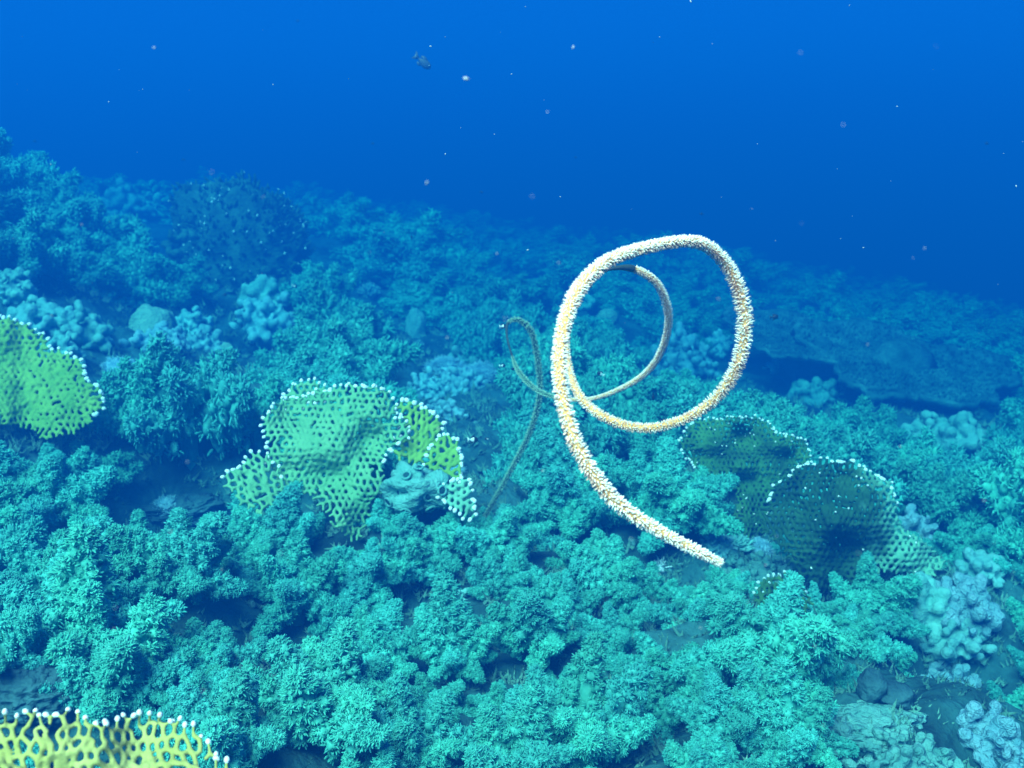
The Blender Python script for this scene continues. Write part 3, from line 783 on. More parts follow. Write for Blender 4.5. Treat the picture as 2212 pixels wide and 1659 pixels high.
def px(u, v):            # ground point and metres per picture unit there
    g_ = ground(u, v); return g_, float(g_ @ FWD) / W0

# big bommie on the left skyline
pb = at(528, 505, 6.1); pb[2] = min(pb[2], float(height(pb[0], pb[1])) + 0.05)
root = empty('coral_head', pb); tag(root, 'big dark rounded coral head standing on the left skyline', 'coral head')
rng = np.random.default_rng(5); V, F = ball(48, 32); V = lumpy(rng, V, 0.30, 1.5, 31)
V = V * (1 + 0.10 * fbm(V[:, 0] * 5, V[:, 1] * 5, V[:, 2] * 5, 3, 8))[:, None]; top = (pb + 0); hgt = 0.46
BV = V * [0.37, 0.34, hgt]; obj('body', mesh_np('body', BV, F, M_MOUND), root)
d_ = rng.normal(0, 1, (2600, 3)); d_ /= np.linalg.norm(d_, axis=1, keepdims=True); V = lumpy(rng, d_, 0.30, 1.5, 31)
V = V * (1 + 0.10 * fbm(V[:, 0] * 5, V[:, 1] * 5, V[:, 2] * 5, 3, 8))[:, None]; idx = np.arange(2600)
dd = d_ + rng.normal(0, 0.35, (2600, 3)) + [0, 0, 0.25]; sp = tube([(0, 0, -0.3), (0.04, 0, 1)], [0.34, 0.2], 5)
Ls = rng.uniform(0.020, 0.034, 2600); ps = V[idx] * [0.37, 0.34, hgt] + rng.normal(0, 0.012, (2600, 3))
k = obj('branchlets', mesh_np('branchlets', *stamp(*sp, frame_for(dd) * Ls[:, None, None], ps), M_MOUND), root); k['kind'] = 'stuff'
sel = rng.choice(2600, 300, False); tp = ps[sel] + dd[sel] / np.linalg.norm(dd[sel], axis=1, keepdims=True) * Ls[sel][:, None]
k = obj('pale_ends', mesh_np('pale_ends', *stamp(*ball(5, 4), np.eye(3)[None] * rng.uniform(0.005, 0.009, (300, 1, 1)), tp), M_TIP_DIM), root); k['kind'] = 'stuff'
CLEAR.append((pb[0], pb[1], 0.42)); CLEAR.append((pb[0] - 0.15, pb[1] + 0.7, 0.6)); CLEAR.append((pb[0] - 0.3, pb[1] + 1.5, 0.6))
for (u, v, r, h, sd, nm) in ((435, 470, 0.20, 0.26, 4, 'smaller dark coral head leaning against the big one on the skyline'), (590, 540, 0.16, 0.15, 6, 'dark low coral head at the foot of the big skyline head')):
    q = at(u, v, 6.0); q[2] = float(height(q[0], q[1])) + 0.06
    knob_coral(q, r, h, 260, 0.022, M_MOUND, sd, nm, 'coral head', 'dark coral heads', 'coral_head')

SEEN = []        # (u0, v0, u1, v1, depth): where these corals show
def see(u, v, w, h, k, label):
    SEEN.append((u - w * 0.45, v - h, u + w * 0.45, v - h * 0.15, k * W0))

def K(u, v, wpx, hpx, n, kpx, mat, seed, label, **kw):
    wpx, hpx, kpx = wpx * 1.15, hpx * 1.2, kpx * 1.1; p, k = px(u, v); see(u, v, wpx, hpx, k, label); knob_coral(p - np.array([0, 0, 0.1 * hpx * k]), wpx * k / 2, hpx * k, n, kpx * k, mat, seed, label, **kw)
def DOME(u, v, wpx, hpx, seed, label, **kw):
    wpx, hpx = wpx * 1.1, hpx * 1.15; p, k = px(u, v); see(u, v, wpx, hpx, k, label); dome_coral(p, wpx * k / 2, hpx * k, seed, label, **kw)
def FING(u, v, rpx, n, mat, seed, label, **kw):
    p, k = px(u, v); see(u, v, rpx * 1.8, rpx, k, label); finger_coral(p, rpx * k, n, mat, seed, label, **kw)
def TUFT(u, v, rpx, hpx, n, seed, label):
    p, k = px(u, v); see(u, v, rpx * 1.9, hpx, k, label); tuft(p, rpx * k, hpx * k, n, seed, label)

# left slope
K(270, 470, 80, 42, 90, 7, M_LUMP, 11, 'pale lobed coral head standing alone on the left skyline ridge')
K(318, 466, 46, 30, 50, 6, M_LUMP, 12, 'small round coral head right beside the pale ridge head')
FING(300, 545, 46, 60, M_LUMP, 13, 'tangle of thin finger coral on the left slope below the ridge head', thick=0.07)
DOME(505, 565, 92, 46, 14, 'smooth cream boulder coral topping the lumpy column below the dark head')
K(535, 610, 84, 44, 60, 11, M_LUMP, 15, 'lumpy coral column under the smooth cream boulder coral')
K(565, 655, 62, 34, 50, 10, M_LUMP, 16, 'round pale knobs low on the lumpy coral column')
K(572, 712, 100, 52, 140, 7, M_KNOB, 17, 'wide cluster of grey coral knobs on the dark overhang, left of centre')
DOME(330, 722, 92, 52, 18, 'ridged pale dome coral on the left slope with knobs beneath it')
K(345, 742, 80, 24, 80, 6.5, M_KNOB, 19, 'row of small white knobs tucked beneath the ridged dome coral')
K(415, 720, 60, 40, 90, 5, M_KNOB, 20, 'small knobbly coral to the right of the ridged dome coral')
K(440, 752, 62, 28, 70, 5.5, M_KNOB, 21, 'low pale knob cluster in front of the small knobbly coral, left slope')
DOME(488, 768, 34, 24, 22, 'thimble-sized pale dome coral above the big left soft corals')
K(95, 715, 110, 44, 90, 9, M_LUMP, 23, 'broad lumpy pale coral behind the lime fire coral rim')
K(175, 735, 80, 46, 80, 8, M_LUMP, 24, 'grey lumpy coral right of the broad pale one, upper left')
FING(70, 690, 40, 40, M_LUMP, 25, 'clump of short pale fingers above the lime fire coral', thick=0.09)
K(130, 775, 70, 34, 50, 8, M_LUMP, 26, 'low round coral lumps close behind the lime fire coral')
K(30, 640, 70, 34, 60, 7, M_LUMP, 27, 'pale lump coral at the left edge among soft corals')
TUFT(262, 800, 40, 26, 500, 28, 'pale blue polyp cushion between lime fire coral and left slope knobs')
# centre
DOME(898, 720, 40, 44, 31, 'round boulder coral with shaded underside standing in mid reef', mat=M_LUMP)
FING(797, 640, 28, 80, M_KNOB, 32, 'ball of blue-white finger coral behind the left soft corals', tip=M_BLUEW, thick=0.07)
TUFT(965, 805, 46, 34, 900, 33, 'pale blue polyp cushion on the left of the centre coral patch')
TUFT(1035, 818, 40, 36, 900, 34, 'pale blue polyp cushion on the right of the centre coral patch')
K(1000, 800, 40, 34, 40, 6.5, M_LUMP, 35, 'lumpy coral wedged between the two pale blue cushions')
K(1000, 850, 84, 44, 130, 5.5, M_KNOB, 36, 'blue-grey knobbly coral in front of the two pale blue cushions')
K(925, 862, 74, 40, 120, 5.0, M_KNOB, 37, 'blue-grey knobbly coral just behind the fire coral rim, centre')
K(958, 900, 60, 26, 60, 5.5, M_KNOB, 38, 'low knobbly coral touching the right rim of the centre fire coral')
K(1470, 800, 120, 56, 200, 6.5, M_KNOB, 39, 'wide mass of blue knobs seen inside the big loop, lower right')
K(1560, 760, 50, 30, 60, 6, M_KNOB, 40, 'small blue knob cluster behind the right arm of the loop')
DOME(1310, 690, 40, 20, 41, 'pale low boulder seen through the inner loop')
K(1250, 660, 44, 22, 50, 5, M_LUMP, 42, 'far lumpy coral seen through the left of the loop')
FING(905, 750, 16, 26, M_LUMP, 43, 'tiny finger coral beside the mid reef boulder', tip=M_BLUEW)
# around the fire corals
TUFT(352, 1100, 36, 26, 700, 44, 'pale blue cushion beside the dark hollow, lower left')
TUFT(985, 1020, 22, 20, 300, 45, 'small blue cushion squeezed against the right of the centre fire coral')
FING(1588, 1190, 44, 70, M_LUMP, 46, 'fan of stubby teal fingers right behind the whip tip', thick=0.085)
TUFT(1640, 1195, 36, 30, 700, 47, 'pale blue cushion right of the stubby finger coral')
K(1545, 1185, 54, 30, 70, 5, M_KNOB, 48, 'pale bumpy coral left of the stubby finger coral')
K(1640, 1245, 130, 22, 80, 7, M_RUBBLE, 49, 'low encrusted hump under the stubby finger coral')
K(1975, 1160, 56, 40, 34, 9, M_BLUEW, 50, 'white rounded lobes on the right end of the olive fire coral')
FING(1425, 1228, 26, 16, M_WHITE, 51, 'small white twiggy coral below the whip, by the dark hollow', thick=0.07)
FING(862, 1395, 34, 26, M_BLUEW, 52, 'small blue-white twig coral among near soft corals', thick=0.055, up=0.6)
K(990, 1300, 30, 20, 26, 5, M_LUMP, 53, 'pinch of pale lumps among soft corals at bottom centre')
# right foreground
K(1995, 1330, 78, 60, 60, 11, M_LUMP, 54, 'upright pale lobed coral on the dark mound at right')
K(2080, 1330, 96, 56, 70, 10, M_BLUEW, 55, 'blue-white lobed coral cluster at right, beside the upright pale one')
K(2045, 1385, 110, 40, 80, 9, M_LUMP, 56, 'lumpy shaded coral hanging under the blue-white cluster')
K(2130, 1610, 96, 56, 80, 11, M_BLUEW, 57, 'pale blue-white lobes near the bottom right corner', long=0.9)
K(2185, 1655, 80, 44, 60, 9, M_BLUEW, 58, 'cluster of small pale blue lobes in the bottom right corner')
K(2050, 1480, 90, 36, 70, 8, M_BLUEW, 59, 'pale blue bumps on the slope right of the dark sponge')
K(1965, 1660, 150, 40, 120, 9, M_RUBBLE, 60, 'broad encrusted hump along the bottom right edge')
K(1780, 1600, 120, 34, 110, 8, M_RUBBLE, 61, 'bumpy encrusted hump among soft corals, bottom right')
K(2110, 1240, 70, 30, 60, 8, M_LUMP, 62, 'dim lumpy coral behind the blue-white cluster at right')
K(1900, 880, 60, 36, 70, 7, M_KNOB, 63, 'blue knob column standing in front of the table coral hollow')
K(1760, 870, 80, 30, 80, 7, M_LUMP, 64, 'pale lump patch left of the table coral hollow')
K(2040, 960, 110, 50, 90, 9, M_LUMP, 65, 'hazy lumpy coral right of the olive fire coral, mid slope')
K(1700, 800, 60, 26, 60, 6, M_KNOB, 66, 'blue knobs left of the table coral, by the small dark fish')

# pale sponge in the gap of the centre fire coral
sp_p = at(898, 1058, D0 + 0.03); root = empty('lumpy_sponge', sp_p)
tag(root, 'pale lumpy sponge with round dark pores inside the centre fire coral', 'sponge')
V, F = ball(30, 20); V = lumpy(rng, V, 0.5, 2.1, 71); SV = V * [0.062, 0.042, 0.05]; obj('body', mesh_np('body', SV, F, M_SPONGE), root)
ring = Geo(); hole = Geo(); cnt = 0
for i in np.random.default_rng(3).permutation(len(SV)):
    nn = SV[i] / np.array([0.062, 0.042, 0.05]) ** 2; nn /= np.linalg.norm(nn)
    if nn @ FWD > -0.25 or cnt >= 9: continue
    X_ = frame_for(nn)[0]; a_ = np.arange(13) * 2 * math.pi / 12; r_ = 0.010
    V_, F_ = tube(SV[i] + nn * 0.002 + r_ * (np.cos(a_)[:, None] * X_[:, 0] + np.sin(a_)[:, None] * X_[:, 1]), 0.0028, 5, False)
    o = obj('pore_rim', mesh_np('pore_rim', V_, F_, M_SPONGE), root)
    V_, F_ = ball(10, 6); o2 = obj('pore', mesh_np('pore', (V_ * [r_ * 0.9, r_ * 0.9, 0.0022]) @ X_.T + SV[i] + nn * 0.0015, F_, M_PORE), root); cnt += 1

# dark two-lobed sponge at lower right
pd_, k_ = px(1905, 1520); root = empty('dark_sponge', pd_); tag(root, 'dark two-lobed sponge on the slope at lower right', 'sponge')
for (dx, dz, sx, sz, sd) in ((-26, 42, 30, 38, 1), (26, 20, 40, 27, 2)):
    V, F = ball(26, 18); V = lumpy(rng, V, 0.22, 1.6, 90 + sd) * [sx * k_, sx * k_ * 0.9, sz * k_]
    o = obj('lobe', mesh_np('lobe', V, F, M_DARKSP), root, (dx * k_, 0, dz * k_))
CLEAR.append((pd_[0], pd_[1], 0.08))

# table coral on the right slope
tc_ = at(1950, 792, 6.0); zt = tc_[2]
root = empty('table_coral', (tc_[0], tc_[1], float(height(tc_[0], tc_[1]))))
tag(root, 'wide flat table coral with pale rim and dark hollow beneath, right slope', 'table coral')
rng = np.random.default_rng(12); na, nr = 96, 22; Vt, Vb = [], []
for r in range(nr + 1):
    for a_ in range(na):
        t = a_ / na * 2 * math.pi; rr = (r / nr); ed = 1 + 0.16 * math.sin(3 * t + 1) + 0.10 * math.sin(5 * t) + 0.07 * float(noise(math.cos(t) * 15, math.sin(t) * 15, 2, 3)) + 0.12 * float(noise(math.cos(t) * 6, math.sin(t) * 6, 0, 3))
        x = math.cos(t) * rr * 0.60 * ed; y = math.sin(t) * rr * 0.56 * ed
        z = 0.05 * rr ** 3 + 0.012 * float(fbm(x * 9, y * 9, 0, 3, 4)); Vt.append((x, y, z)); Vb.append((x, y, z - 0.035 - 0.12 * (1 - rr)))
tri = []
for r in range(nr):
    for a_ in range(na):
        b_ = (a_ + 1) % na; i0, i1, i2, i3 = r * na + a_, r * na + b_, (r + 1) * na + b_, (r + 1) * na + a_
        tri += [(i0, i3, i2), (i0, i2, i1)]
tri = np.array(tri); nV = len(Vt); low = tri[:, ::-1] + nV
rim = []
for a_ in range(na):
    b_ = (a_ + 1) % na; i0, i1 = nr * na + a_, nr * na + b_; rim += [(i0, i0 + nV, i1 + nV), (i0, i1 + nV, i1)]
Vall = np.array(Vt + Vb); tb = obj('plate', mesh_np('plate', Vall, np.concatenate([tri, low, np.array(rim)]), M_TABLE), root)
tb.matrix_local = Matrix.Translation((0, 0, zt - root.location[2])) @ Euler((math.radians(13), math.radians(8), 0)).to_matrix().to_4x4()
st_ = rng.integers(na, nr * na, 3200); q_ = np.array(Vt)[st_] + np.column_stack([rng.normal(0, 0.012, (3200, 2)), np.zeros(3200)])
dn = np.column_stack([rng.normal(0, 0.35, (3200, 2)), np.ones(3200)])
k = obj('branchlets', mesh_np('branchlets', *stamp(*tube([(0, 0, -0.2), (0, 0, 1)], [0.35, 0.2], 5), frame_for(dn) * rng.uniform(0.010, 0.026, (3200, 1, 1)), q_), M_TABLE), tb); k['kind'] = 'stuff'; TB_BR = k.data
rv = np.array(Vt)[nr * na:]; rimt = np.vstack([rv, rv[:1]])
k = obj('rim', mesh_np('rim', *tube(rimt[:30], 0.006, 6), M_LUMP), tb); k.location = (0, 0, -0.008)
obj('stem', mesh_np('stem', *tube([(0.05, 0.1, -0.3), (0, 0.05, (zt - root.location[2]) * 0.5), (0, 0, zt - root.location[2] - 0.05)], [0.20, 0.14, 0.22], 12), M_TABLE), root)
CLEAR.append((tc_[0], tc_[1], 0.72))
p2 = at(1740, 735, 6.2); root2 = empty('table_coral', (p2[0], p2[1], float(height(p2[0], p2[1]))))
tag(root2, 'thinner hazy table coral behind and left of the wide one', 'table coral')
o = obj('plate', tb.data, root2); o.matrix_local = Matrix.Translation((0, 0, p2[2] - root2.location[2])) @ Euler((math.radians(12), math.radians(8), 0.0)).to_matrix().to_4x4() @ Matrix.Diagonal((0.8, 0.7, 0.7, 1))
k = obj('branchlets', TB_BR, o); k['kind'] = 'stuff'
obj('stem', mesh_np('stem', *tube([(0.05, 0, -0.3), (0, 0, p2[2] - root2.location[2] - 0.02)], [0.18, 0.16], 12), M_TABLE), root2)
CLEAR.append((p2[0], p2[1], 0.5))

# bare rocks in the shaded hollows
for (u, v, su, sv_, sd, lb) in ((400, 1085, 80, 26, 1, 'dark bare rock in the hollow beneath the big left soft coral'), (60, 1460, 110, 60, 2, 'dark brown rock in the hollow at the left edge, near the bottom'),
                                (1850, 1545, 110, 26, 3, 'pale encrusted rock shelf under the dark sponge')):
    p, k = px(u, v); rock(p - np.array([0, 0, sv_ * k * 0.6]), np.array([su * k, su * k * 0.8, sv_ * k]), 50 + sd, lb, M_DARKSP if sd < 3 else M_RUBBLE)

# ---------------------------------------------------------------- soft corals: where they stand
rng = np.random.default_rng(2024)
KEYS = [  # u, v of the foot, width and height in picture units
    (250, 1560, 330, 270), (410, 975, 340, 260), (300, 955, 250, 200), (560, 960, 250, 180), (735, 815, 280, 200), (975, 1480, 190, 260), (1150, 1450, 190, 240),
    (1260, 1650, 360, 260), (1080, 1240, 230, 170), (1230, 1140, 270, 220), (1450, 1160, 260, 230), (600, 1215, 260, 170), (920, 1245, 220, 165),
    (110, 1165, 300, 210), (150, 1340, 320, 220), (700, 1610, 380, 260), (900, 1700, 330, 260), (1640, 1490, 400, 270), (1480, 3200, 300, 210),
    (1700, 1650, 300, 220), (3200, 1720, 330, 240), (1880, 1370, 230, 200), (540, 3200, 300, 230), (380, 1300, 280, 220), (1310, 1320, 240, 190),
    (480, 1680, 330, 260), (1100, 1740, 330, 260), (640, 1330, 240, 170), (790, 1290, 230, 150), (1560, 1620, 300, 220), (820, 1480, 240, 180),
    (690, 690, 170, 130), (160, 560, 240, 160), (60, 600, 200, 140), (250, 620, 220, 140),
    (1370, 1010, 170, 130), (1900, 1220, 150, 110)]
cand = []
for (u, v, w, h) in KEYS:
    g_, k = px(u, v); cand.append((g_, w * k / 2, h * k))
placed = [(c[0][0], c[0][1], c[1]) for c in cand]
# keep the view of these open: (u0, v0, u1, v1, depth)
OPEN = [(565, 820, 1000, 1085, D0 + 0.5), (700, 1085, 830, 1165, D0), (480, 960, 590, 1060, D0), (0, 690, 215, 950, dl + 0.15), (1500, 905, 1750, 1010, dr + 0.3), (1590, 1000, 1690, 1140, dr + 0.2), (1670, 1000, 2000, 1265, dr2 + 0.12),
        (1040, 680, 1180, 1110, 2.45), (1640, 1240, 1750, 1320, ds), (860, 1005, 1000, 1060, 2.3), (300, 985, 480, 1075, 2.7), (1650, 700, 2200, 850, 4.9), (0, 1370, 110, 1450, 1.3),
        (1845, 1440, 1975, 1530, 1.7), (1540, 1150, 1665, 1230, 2.1), (1420, 745, 1520, 800, 4.0), (920, 770, 1070, 860, 3.6), (255, 430, 340, 470, 6), (410, 365, 650, 500, 6.6),
        (1960, 1270, 2130, 3200, 2.0), (455, 520, 600, 720, 4.6), (285, 665, 470, 745, 3.8), (880, 690, 920, 740, 4.4), (770, 615, 825, 655, 5.2)]
OPEN += SEEN
def blocked(p, R, H):
    u, vb, d = project(p); u2, vt, _ = project(p + np.array([0, 0, H])); ru = R / d * W0 * 0.85
    for (a0, b0, a1, b1, dd) in OPEN:
        if d < dd + 0.05 and u + ru > a0 and u - ru < a1 and vt < b1 and vb > b0 and not (vt > b1 - 14): return True
    return False
for (lo, hi, tries, cap) in ((0.95, 2.2, 2600, 400), (2.2, 4.2, 5000, 500), (4.2, 8.0, 7000, 600), (8.0, 21.0, 16000, 2000)):
    for _ in range(tries):
        d = math.sqrt(rng.uniform(lo * lo, hi * hi)); x = rng.uniform(-0.56, 0.56) * d; y = d
        R = min(0.38, (0.15 + 0.03 * d)) * rng.uniform(0.7, 1.35); H = R * rng.uniform(1.15, 1.7)
        if noise(x * 0.9, y * 0.9, 2.0, 61) > 0.60: continue
        H *= 1.0 if d < 6 else 0.72
        gap = 0.52 if d < 6 else 0.72
        if any((x - a_) ** 2 + (y - b_) ** 2 < (gap * (R + r_)) ** 2 for a_, b_, r_ in placed): continue
        if any((x - a_) ** 2 + (y - b_) ** 2 < (r_ + 0.5 * R) ** 2 for a_, b_, r_ in CLEAR): continue
        if any(a_h < 0 and (x - a_) ** 2 + (y - b_) ** 2 < (r_ * 0.9 + 0.3 * R) ** 2 for a_, b_, r_, a_h in BUMPS): continue
        p = on_ground(x, y) - np.array([0, 0, 0.03])
        if blocked(p, R, H): continue
        placed.append((x, y, R)); cand.append((p, R, H))
# small bushes fill what is left between the big ones
for _ in range(5000):
    d = math.sqrt(rng.uniform(1.0, 8.0)); x = rng.uniform(-0.56, 0.56) * d; y = d
    R = (0.065 + 0.012 * d) * rng.uniform(0.8, 1.3); H = R * rng.uniform(1.0, 1.4)
    if any((x - a_) ** 2 + (y - b_) ** 2 < (0.62 * (R + r_)) ** 2 for a_, b_, r_ in placed): continue
    if any((x - a_) ** 2 + (y - b_) ** 2 < (r_ * 0.9 + 0.3 * R) ** 2 for a_, b_, r_ in CLEAR): continue
    if any(a_h < 0 and (x - a_) ** 2 + (y - b_) ** 2 < (r_ * 0.75) ** 2 for a_, b_, r_, a_h in BUMPS): continue
    p = on_ground(x, y) - np.array([0, 0, 0.02])
    if blocked(p, R, H): continue
    placed.append((x, y, R)); cand.append((p, R, H))
info = []
for ci, (p, R, H) in enumerate(cand):
    u, v, d = project(p + np.array([0, 0, H * 0.6]))
    if d < 0.7: continue
    info.append(dict(pale=ci < len(KEYS) and ci % 3 != 2, p=p, R=R, H=H, u=u, v=v, d=d, size=R / d))
info = [i for i in info if i['d'] > 6 or -260 < i['u'] < W0 + 260]
vis = [i for i in info if -260 < i['u'] < W0 + 260 and -60 < i['v'] < H0 + 260]
vis.sort(key=lambda i: -i['size'])
ids = {id(i) for i in vis}; solo, mass = vis[:298], vis[298:] + [i for i in info if id(i) not in ids]

# the nearest bushes are built branch by branch and each gets words of its own
near = [i for i in solo if i['d'] < 2.75]; mid = [i for i in solo if i['d'] >= 2.75]
ROWS = [(0, 1.35, 'along the bottom edge'), (1.35, 1.6, 'in the second row up'), (1.6, 1.85, 'in the third row up'),
        (1.85, 2.15, 'level with the whip tip'), (2.15, 2.45, 'level with the green plate foot'), (2.45, 2.76, 'just behind the green plate foot')]
ONES = ['', 'first', 'second', 'third', 'fourth', 'fifth', 'sixth', 'seventh', 'eighth', 'ninth', 'tenth', 'eleventh', 'twelfth', 'thirteenth', 'fourteenth', 'fifteenth', 'sixteenth', 'seventeenth', 'eighteenth', 'nineteenth']
ORD = ONES[1:] + ['twentieth'] + ['twenty-' + w for w in ONES[1:10]] + ['thirtieth'] + ['thirty-' + w for w in ONES[1:10]] + ['fortieth'] + ['forty-' + w for w in ONES[1:10]]
for lo, hi, words in ROWS:
    row = sorted([i for i in near if lo <= i['d'] < hi], key=lambda i: i['u'])
    for k, i in enumerate(row):
        size = ('broad' if i['R'] > 0.17 else ('small' if i['R'] < 0.12 else 'rounded')) + (' pale' if i['pale'] else '')
        i['label'] = '%s teal soft coral bush, %s from left %s' % (size, ORD[min(k, 48)], words)
LAND = [(528, 440, 'the big dark coral head'), (285, 450, 'the pale ridge coral heads'), (330, 700, 'the ridged dome coral'), (540, 590, 'the lumpy coral column'), (100, 800, 'the lime fire coral'),
        (760, 960, 'the big yellow-green fire coral'), (898, 700, 'the mid reef boulder coral'), (797, 630, 'the blue-white finger ball'), (1000, 800, 'the pale blue cushions'), (1115, 740, 'the back whip bend'),
        (1380, 700, 'the inner whip loop'), (1610, 700, 'the right arm of the loop'), (1950, 780, 'the table coral'), (1620, 980, 'the dark green fire coral'), (1820, 1080, 'the olive fire coral'),
        (1470, 780, 'the blue knobs inside the loop'), (2040, 940, 'the hazy lumpy coral at right'), (60, 450, 'the mound at the left edge'), (1440, 520, 'the top of the loop')]
def words_for(i):
    u, v, w = min(LAND, key=lambda t: (t[0] - i['u']) ** 2 + 2.5 * (t[1] - i['v']) ** 2); du, dv = i['u'] - u, i['v'] - v
    rel = ('right of' if du > 0 else 'left of') if abs(du) > 1.3 * abs(dv) else ('beyond' if dv < 0 else 'in front of')
    return ('hazy blue' if i['d'] > 5 else 'teal') + ' soft coral bush ' + ('close ' if abs(du) + abs(dv) < 90 else ('some way ' if abs(du) + abs(dv) < 200 else 'far ')) + rel + ' ' + w
for k, i in enumerate(near):
    o = near_bush(i['p'], i['R'], i['H'], 3000 + k, (rng.uniform(-0.12, 0.12), rng.uniform(-0.12, 0.12)), i['pale'])
    tag(o, i['label'], 'soft coral', 'near soft coral bushes')
for k, i in enumerate(mid):
    o = mid_bush(i['p'], i['R'], i['H'], 5000 + k)
    w = words_for(i); tag(o, w, 'soft coral', w.replace('bush', 'bushes'))
mass = [i for i in mass if i['d'] > 5]
g = Geo()
for i in mass:
    V, F = (BUSH_FAR if i['d'] < 11 else BUSH_HAZY)[int(rng.integers(6))]; a_ = rng.uniform(0, 6.28); c, s = math.cos(a_), math.sin(a_)
    Rm = np.array([[c, -s, 0], [s, c, 0], [0, 0, 1]]) @ np.diag([i['R'] * 1.1, i['R'] * 1.1, i['H'] * 0.8])
    g.add(V @ Rm.T + i['p'], F)
tag(obj('far_soft_corals', g.mesh('far_soft_corals', M_SOFT_FAR)), 'far mass of soft corals fading into blue water', 'soft coral', kind='stuff')
print('bushes near', len(near), 'mid', len(mid), 'far', len(mass))

# rubble between the corals: pebbles and broken bits, too many to count
rb = Geo(); P_, M_ = [], []
for _ in range(300):
    d = math.sqrt(rng.uniform(0.8, 49)); x = rng.uniform(-0.6, 0.6) * d; P_.append((x, d)); M_.append(rng.uniform(0.006, 0.018) * (0.6 + 0.14 * d))
P_ = np.array(P_); Zg = height(P_[:, 0], P_[:, 1]); sc3 = np.array(M_)[:, None] * rng.uniform(0.6, 1.4, (300, 3))
Q_ = frame_for(rng.normal(0, 1, (300, 3)))
for k in range(4):
    B = ball(6, 4); B = (B[0] * np.random.default_rng(k).uniform(0.7, 1.2, (len(B[0]), 1)), B[1])
    rb.add(*stamp(*B, Q_[k::4] * sc3[k::4][:, None, :], np.column_stack([P_, Zg])[k::4]))
tag(obj('coral_rubble', rb.mesh('coral_rubble', M_RUBBLE)), 'coral rubble scattered between the bushes', 'rubble', kind='stuff')

# turf and encrusting growth that covers the rock between the corals
tg_ = Geo(); n_ = 9000; dd_ = np.sqrt(np.concatenate([rng.uniform(0.7, 9, 5500), rng.uniform(9, 36, 3500)])); tx = rng.uniform(-0.6, 0.6, n_) * dd_
tp_ = np.column_stack([tx, dd_, height(tx, dd_)]); ts_ = rng.uniform(0.010, 0.024, n_) * (0.7 + 0.16 * dd_); tq = frame_for(np.column_stack([rng.normal(0, 0.5, (n_, 2)), np.ones(n_)]))
for k in range(8):
    sg = Geo()
    for j in range(9):
        q = rng.normal(0, 0.6, 3) + [0, 0, 0.9]; q /= np.linalg.norm(q); f = frame_for(q)[0]; w_ = rng.uniform(0.16, 0.3); o_ = rng.normal(0, 0.35, 3) * [1, 1, 0.1]
        sg.add(np.array([o_ + f[:, 0] * w_, o_ - f[:, 0] * w_ * 0.5 + f[:, 1] * w_ * 0.87, o_ - f[:, 0] * w_ * 0.5 - f[:, 1] * w_ * 0.87, o_ + q * rng.uniform(0.8, 1.6)]), [(0, 1, 3), (1, 2, 3), (2, 0, 3)])
    B = sg.get(); tg_.add(*stamp(*B, tq[k::8] * ts_[k::8][:, None, None], tp_[k::8] - [0, 0, 0.003]))
tag(obj('turf_growth', tg_.mesh('turf_growth', M_TURF)), 'low turf and crusts on the rock between corals', 'turf', kind='stuff')

# ---------------------------------------------------------------- fish
def fish_parts(deep=0.5, thick=0.17):
    """unit-length damselfish along +X (head at +0.5): body front, body rear, fins, tail, eyes"""
    ts = np.linspace(0, 1, 15); prof = np.sin(np.pi * ts ** 0.75) ** 0.8 * deep / 2; prof[0] = 0.02; prof[-1] = 0.045
    prof = np.maximum(prof, np.where(ts > 0.85, 0.05, 0.02)); x = 0.5 - ts * 0.74; n = 12; V = []
    for xi, r in zip(x, prof):
        for k in range(n):
            a_ = k * 2 * math.pi / n; V.append((xi, math.cos(a_) * r * thick / (deep / 2) * 1.0, math.sin(a_) * r))
    V = np.array(V); Q = []
    for i in range(14):
        for k in range(n): Q.append((i * n + k, (i + 1) * n + k, (i + 1) * n + (k + 1) % n, i * n + (k + 1) % n))
    Q = np.array(Q); front = quads(Q[:8 * n]); rear = quads(Q[8 * n:])
    def fin(poly, th=0.008):
        P = np.array([(a_, th, b_) for a_, b_ in poly] + [(a_, -th, b_) for a_, b_ in poly]); m_ = len(poly)
        f = [(0, i, i + 1) for i in range(1, m_ - 1)] + [(m_, m_ + i + 1, m_ + i) for i in range(1, m_ - 1)]
        for i in range(m_):
            j = (i + 1) % m_; f += [(i, m_ + i, m_ + j), (i, m_ + j, j)]
        return P, np.array(f)
    h = deep / 2
    return dict(front=(V, front), rear=(V, rear), dorsal=fin([(0.25, h * 0.82), (0.05, h * 1.32), (-0.1, h * 1.28), (-0.2, h * 0.75), (-0.1, h * 0.6), (0.1, h * 0.8)]),
                anal=fin([(0.1, -h * 0.85), (-0.05, -h * 1.35), (-0.16, -h * 1.15), (-0.2, -h * 0.6), (-0.05, -h * 0.7)]),
                tail=fin([(-0.22, 0.045), (-0.5, 0.22), (-0.43, 0.0), (-0.5, -0.22), (-0.22, -0.045)]))
FP = fish_parts(); FG = fish_parts(0.40, 0.12)
def fish_meshes(fp, m1, m2, mt):
    return {k: mesh_np(k, *fp[k], {'front': m1, 'rear': m2, 'tail': mt}.get(k, m1)) for k in fp}
FM = {'half': fish_meshes(FP, M_FISH_D, M_FISH_W, M_FISH_W), 'dark': fish_meshes(FP, M_FISH_D, M_FISH_D, M_FISH_D), 'grey': fish_meshes(FG, M_FISH_G, M_FISH_G, M_FISH_G)}
EYE = mesh_np('eye', ball(8, 6)[0] * 0.035, ball(8, 6)[1], M_EYE)
PART = dict(front='body', rear='tail_base', dorsal='dorsal_fin', anal='anal_fin', tail='tail_fin')
